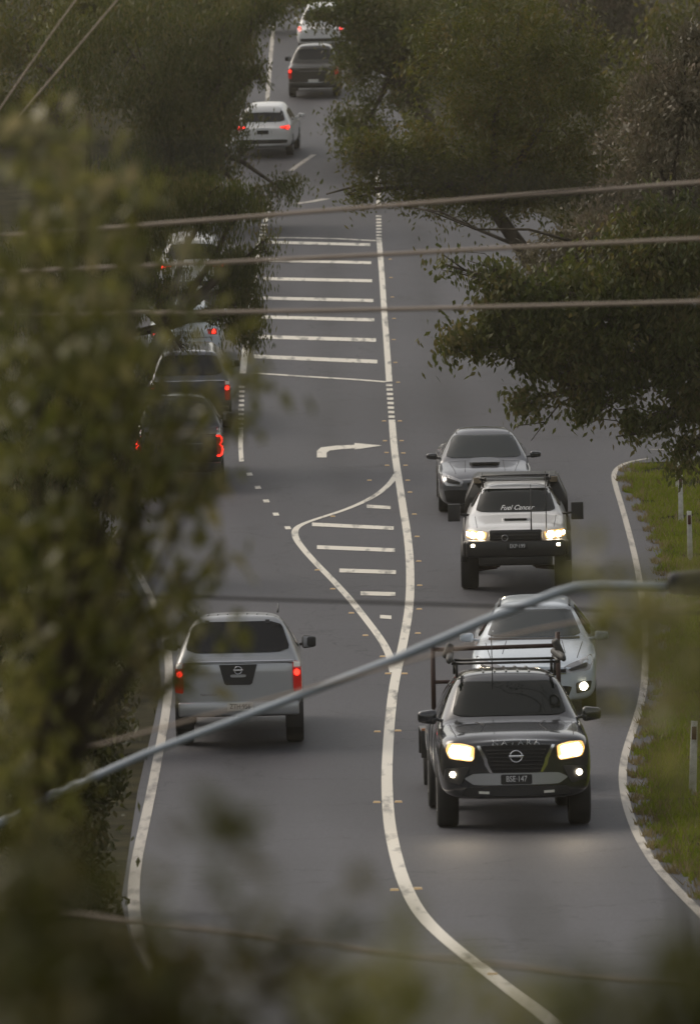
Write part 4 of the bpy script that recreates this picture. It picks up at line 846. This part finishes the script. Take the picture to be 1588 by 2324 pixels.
tree('dense olive tree reaching across the road at upper right', foot(1330, 172),
     [B(1250,250,172,230,190,150),B(1050,330,172,190,110,90),B(900,370,172,110,60,40),B(1150,120,172,240,150,130),B(1350,430,172,180,110,70),B(830,340,172,60,50,12),B(1100,450,172,150,50,40),B(960,440,172,90,40,16),B(800,430,172,60,30,5)],
     36, .26, (.15,.05), 'leaf_olive', .5, .3, [([tuple(at(x, y, 173)) for x, y in [(1345,300),(1250,345),(1120,375),(960,405),(820,418),(740,440)]], .09, .02), ([tuple(at(x, y, 170)) for x, y in [(1180,560),(1060,510),(1000,480),(930,470)]], .05, .015)], group=GM)
tree('dark tall tree above the brown utility truck at top', foot(1010, 225),
     [B(940,120,225,160,150,110),B(820,300,225,70,80,34),B(1020,40,225,230,120,110),B(840,60,225,70,90,34),B(790,20,225,50,40,14),B(790,140,225,34,90,16),B(735,34,225,60,12,8)], 34, .34, (.19,.07), 'leaf_dark', .5, .34, group=GM)
tree('brown-green tree hanging over the top end of the road', foot(900, 288), [B(800,10,288,120,34,40,3),B(900,60,288,140,90,70),B(700,-20,288,110,30,36,3),B(560,-10,288,120,60,40)], 30, .4, (.24,.09), 'leaf_olive', .5, .34, group=GM)
tall = [((-1.5,104,17.5),(3.2,5,1.4),16),((3.5,92,18.5),(3.6,6,1.6),20),((7,112,18),(4,6,1.8),22),((9.5,96,20),(4,6,2.5),26)]  # out of view, boughs added to be mirrored in the windscreens
tree('unseen tall gum tree added right of the bend, with boughs spreading high over the road', (17, 100, float(zg(17,100))), tall, 26, .3, (.17,.06), 'leaf_dark', .6, .35, group=GM, trunk_top=Vector((13,100,15)), twigs=8)
# left mid distance
tree('weeping dark gum tree with leaves hanging over the left lane edge', foot(190, 150),
     [B(300,460,150,150,110,90),B(520,600,150,60,60,26),B(555,640,150,42,60,20),B(560,730,150,44,66,22),B(490,720,150,50,40,5),B(380,650,150,110,50,18),B(200,620,150,200,160,140),B(110,850,150,180,180,120),B(480,470,150,90,60,36),B(400,775,150,60,30,6),B(540,470,150,60,40,12),B(600,560,150,20,50,4),B(540,690,150,60,110,12)],
     40, .19, (.16,.028), 'leaf_dark', 1.6, .26, group=GM)
tree('broad dark tree left of the white braking sport utility car', foot(260, 205),
     [B(430,260,205,150,150,120),B(500,110,205,80,110,50),B(300,120,205,220,150,150),B(415,390,205,80,90,50),B(585,165,205,18,36,5),B(560,455,205,70,36,14),B(600,20,205,40,40,14),B(640,430,205,60,24,8),B(400,340,205,180,110,90)],
     36, .3, (.18,.05), 'leaf_dark', .9, .3, group=GM)
tree('olive rounded tree on the far upper left hillside', foot(80, 235), [B(60,150,235,150,200,130),B(250,30,235,110,90,50),B(40,380,235,160,120,80),B(420,10,235,140,50,50)], 34, .36, (.2,.07), 'leaf_olive', .6, .32, group=GM)
tree('shadowy spreading tree on the left bank level with the black utility truck', foot(60, 128),
     [B(80,1050,128,160,180,120),B(200,900,128,140,130,90),B(60,1280,128,130,120,70),B(250,1080,128,90,110,50),B(190,1250,128,70,60,26)], 38, .2, (.15,.05), 'leaf_dark', .7, .26, group=GM)
tree('dark scrubby bush on the left bank beside the lowest stretch of edge line', foot(60, 74),
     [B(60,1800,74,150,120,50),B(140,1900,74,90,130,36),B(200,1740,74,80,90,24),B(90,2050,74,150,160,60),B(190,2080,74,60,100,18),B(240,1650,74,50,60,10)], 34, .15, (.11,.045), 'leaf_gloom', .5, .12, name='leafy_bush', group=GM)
tree('dark bushy tree on the left bank level with the silver utility truck', foot(90, 100),
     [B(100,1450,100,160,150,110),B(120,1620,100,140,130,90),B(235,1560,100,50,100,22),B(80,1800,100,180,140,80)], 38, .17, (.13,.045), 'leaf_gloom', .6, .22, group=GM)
# backdrop wood beyond the top of the road: separate trees
for i, (px, Yb, h_) in enumerate([(-150,300,150),(120,330,190),(360,345,170),(560,360,170),(720,380,160),(900,350,190),(1100,300,190),(1330,270,220),(1560,240,260),(1750,215,240),(480,300,90),(1250,330,160)]):
    f_ = foot(px, Yb); s = F_PX/Yb; py0 = HZ-(f_.z-CZ)*s
    tree(['hazy olive','hazy dark','hazy brownish','pale olive'][i%4]+' distant tree on the rise beyond the road, '+['far left edge','left of the twin wires','below the twin wires','left of the top wagon','straight behind the top wagon','right of the top wagon','upper middle of the right wood','upper right wood','near the right edge','outside the right edge','low between wires and road','behind the right wood'][i],
         f_, [B(px,py0-h_*.55,Yb,120,h_*.55,70),B(px+70,py0-h_*.3,Yb,100,h_*.35,40),B(px-70,py0-h_*.25,Yb,110,h_*.3,40)], 26, .5, (.32,.13), ['leaf_olive','leaf_dark','leaf_olive','leaf_grey'][i%4], .5, .3, group='distant trees on the rise', twigs=2)
tree('yellow-green leaves standing in for the sunlit grass of a clearing between the twin wires, top left', foot(200, 218), [B(190,36,218,60,40,40),B(160,80,218,60,36,30),B(225,10,218,50,30,24)], 30, .3, (.2,.09), 'leaf_sunlit', .3, .12, name='leafy_bush', twigs=2)  # bush added in place of sunlit grass
# near foliage, out of focus
Yn = 21
NF = 'blurred foliage close to the viewer'
tree('blurred near gum tree whose leaves cover the left of the view', foot(-420, Yn),
     [B(110,620,Yn,140,300,34,.5),B(250,740,Yn,150,150,20,.5),B(420,700,Yn,60,60,3,.3),B(560,860,Yn,60,60,5,.3),B(210,980,Yn,170,160,28,.5),B(400,1060,Yn,80,90,11,.3),B(380,985,Yn,90,50,8,.3),B(330,850,Yn,60,60,5,.3),B(110,1250,Yn,160,170,32,.5),B(270,1300,Yn,110,110,13,.4),B(430,1290,Yn,60,50,5,.3),
      B(150,1480,Yn,150,140,26,.5),B(360,1450,Yn,70,80,10,.3),B(400,1530,Yn,34,70,4,.2),B(420,1400,Yn,50,40,4,.2),B(60,1640,Yn,110,110,16,.5),B(80,350,Yn,100,120,12,.5),B(70,1800,Yn,90,80,14,.3),B(200,420,Yn,120,80,9,.5),B(300,1120,Yn,100,80,8,.4),B(-40,1000,Yn,110,500,40,.5),B(330,560,Yn,110,60,6,.3),B(450,870,Yn,60,40,3,.3)],
     8, .085, (.090,.040), 'leaf_near', .5, .035, group=NF, twigs=2, dens=.95)
tree('dark blurred shrub closest to the viewer in the lower left corner', foot(-500, 9),
     [B(60,2060,9,170,150,20,.3),B(110,2260,9,230,120,30,.3),B(500,1900,9,90,90,2,.2),B(560,2080,9,100,40,2,.2),B(640,2180,9,90,60,6,.2),B(420,2310,9,180,50,15,.2),B(290,2100,9,70,80,2,.2),B(720,2330,9,140,50,9,.2),B(370,2190,9,70,60,4,.2)],
     8, .04, (.07,.028), 'leaf_gloom', .4, .02, name='near_shrub', group=NF, twigs=2, dens=1.0)
tree('olive blurred sprig of leaves closest to the viewer at the bottom middle', foot(1000, 7), [B(960,2310,7,150,30,6,.15),B(870,2210,7,40,40,2,.1),B(1180,2340,7,120,30,4,.15)], 7, .035, (.06,.024), 'leaf_near', .4, .008, name='near_shrub', group=NF, twigs=2, dens=1.0)
tree('soft olive branch tip blurred at right below the street light head', foot(1900, 12), [B(1440,1430,12,90,60,9,.2),B(1540,1480,12,70,90,9,.3),B(1400,1330,12,60,40,2,.2),B(1590,1620,12,50,110,6,.3)], 8, .06, (.065,.026), 'leaf_near', .5, .010, name='near_shrub', group=NF, twigs=1, dens=1.0)
tree('dark soft blurred shrub filling the lower right corner', foot(1900, 6), [B(1560,2250,6,180,100,14,.15),B(1400,2310,6,180,60,8,.15)], 8, .035, (.05,.022), 'leaf_gloom', .4, .006, name='near_shrub', group=NF, twigs=1, dens=1.0)
# ---------------------------------------------------------------- grass on the right verge and the left bank
def grass(label, n, y0, y1, fn, hgt, m='grass', nm='grass'):
    yy = rng.uniform(y0, y1, n); xx = fn(yy, rng.uniform(0, 1, n)); tuft = np.sin(xx*2.3+yy*.7)+np.sin(yy*1.9-xx*.8)+np.sin(xx*5.1-yy*3.3)+rng.normal(size=n)*.7; kp = tuft > -1.1; yy, xx, n = yy[kp], xx[kp], int(kp.sum()); zz = zg(xx, yy)
    a = rng.uniform(0, 6.283, n); h = hgt*rng.uniform(.5,1.3,n); w_ = .012*rng.uniform(.7,1.5,n); lx, ly = rng.normal(size=n)*h*.4, rng.normal(size=n)*h*.4
    V = np.empty((n,3,3)); V[:,0] = np.stack([xx-np.cos(a)*w_, yy-np.sin(a)*w_, zz], -1); V[:,1] = np.stack([xx+np.cos(a)*w_, yy+np.sin(a)*w_, zz], -1); V[:,2] = np.stack([xx+lx, yy+ly, zz+h], -1)
    o = obj('grass', np_mesh('grass', V.reshape(-1,3), np.arange(3*n).reshape(-1,3)), m, smooth=False); tag(o, label, 'grass', kind='stuff')
XRf = lambda y: np.interp(y, rows, XR); XLf = lambda y: np.interp(y, rows, XL)
yc_ = float(ground(1440,1052).y)
grass('bright mown grass on the right verge beside the guide posts', 200000, 70, yc_-.5, lambda y, t: XRf(y)-.05+.12*np.sin(y*2.1)+.08*np.sin(y*5.3)+t**1.3*7, .11)
grass('dry straw grass tufts scattered along the right verge', 26000, 70, yc_-.5, lambda y, t: XRf(y)-.12+.15*np.sin(y*3.1)+t**2.2*6, .13, 'dry_grass')
# ---------------------------------------------------------------- haze volume added to lift the dark tones
bm = bmesh.new(); bx(bm, (0, 430, 45), (602, 942, 110))
hz = obj('haze', bm, None, smooth=False); hm = bpy.data.materials.new('haze'); hm.use_nodes = True
n = hm.node_tree.nodes; n.clear(); pv = n.new('ShaderNodeVolumePrincipled'); mo = n.new('ShaderNodeOutputMaterial')
pv.inputs['Color'].default_value = (.97,.89,.72,1); pv.inputs['Density'].default_value = HAZE; pv.inputs['Anisotropy'].default_value = .35
hm.node_tree.links.new(pv.outputs[0], mo.inputs['Volume']); hz.data.materials.append(hm); tag(hz, kind='stuff')
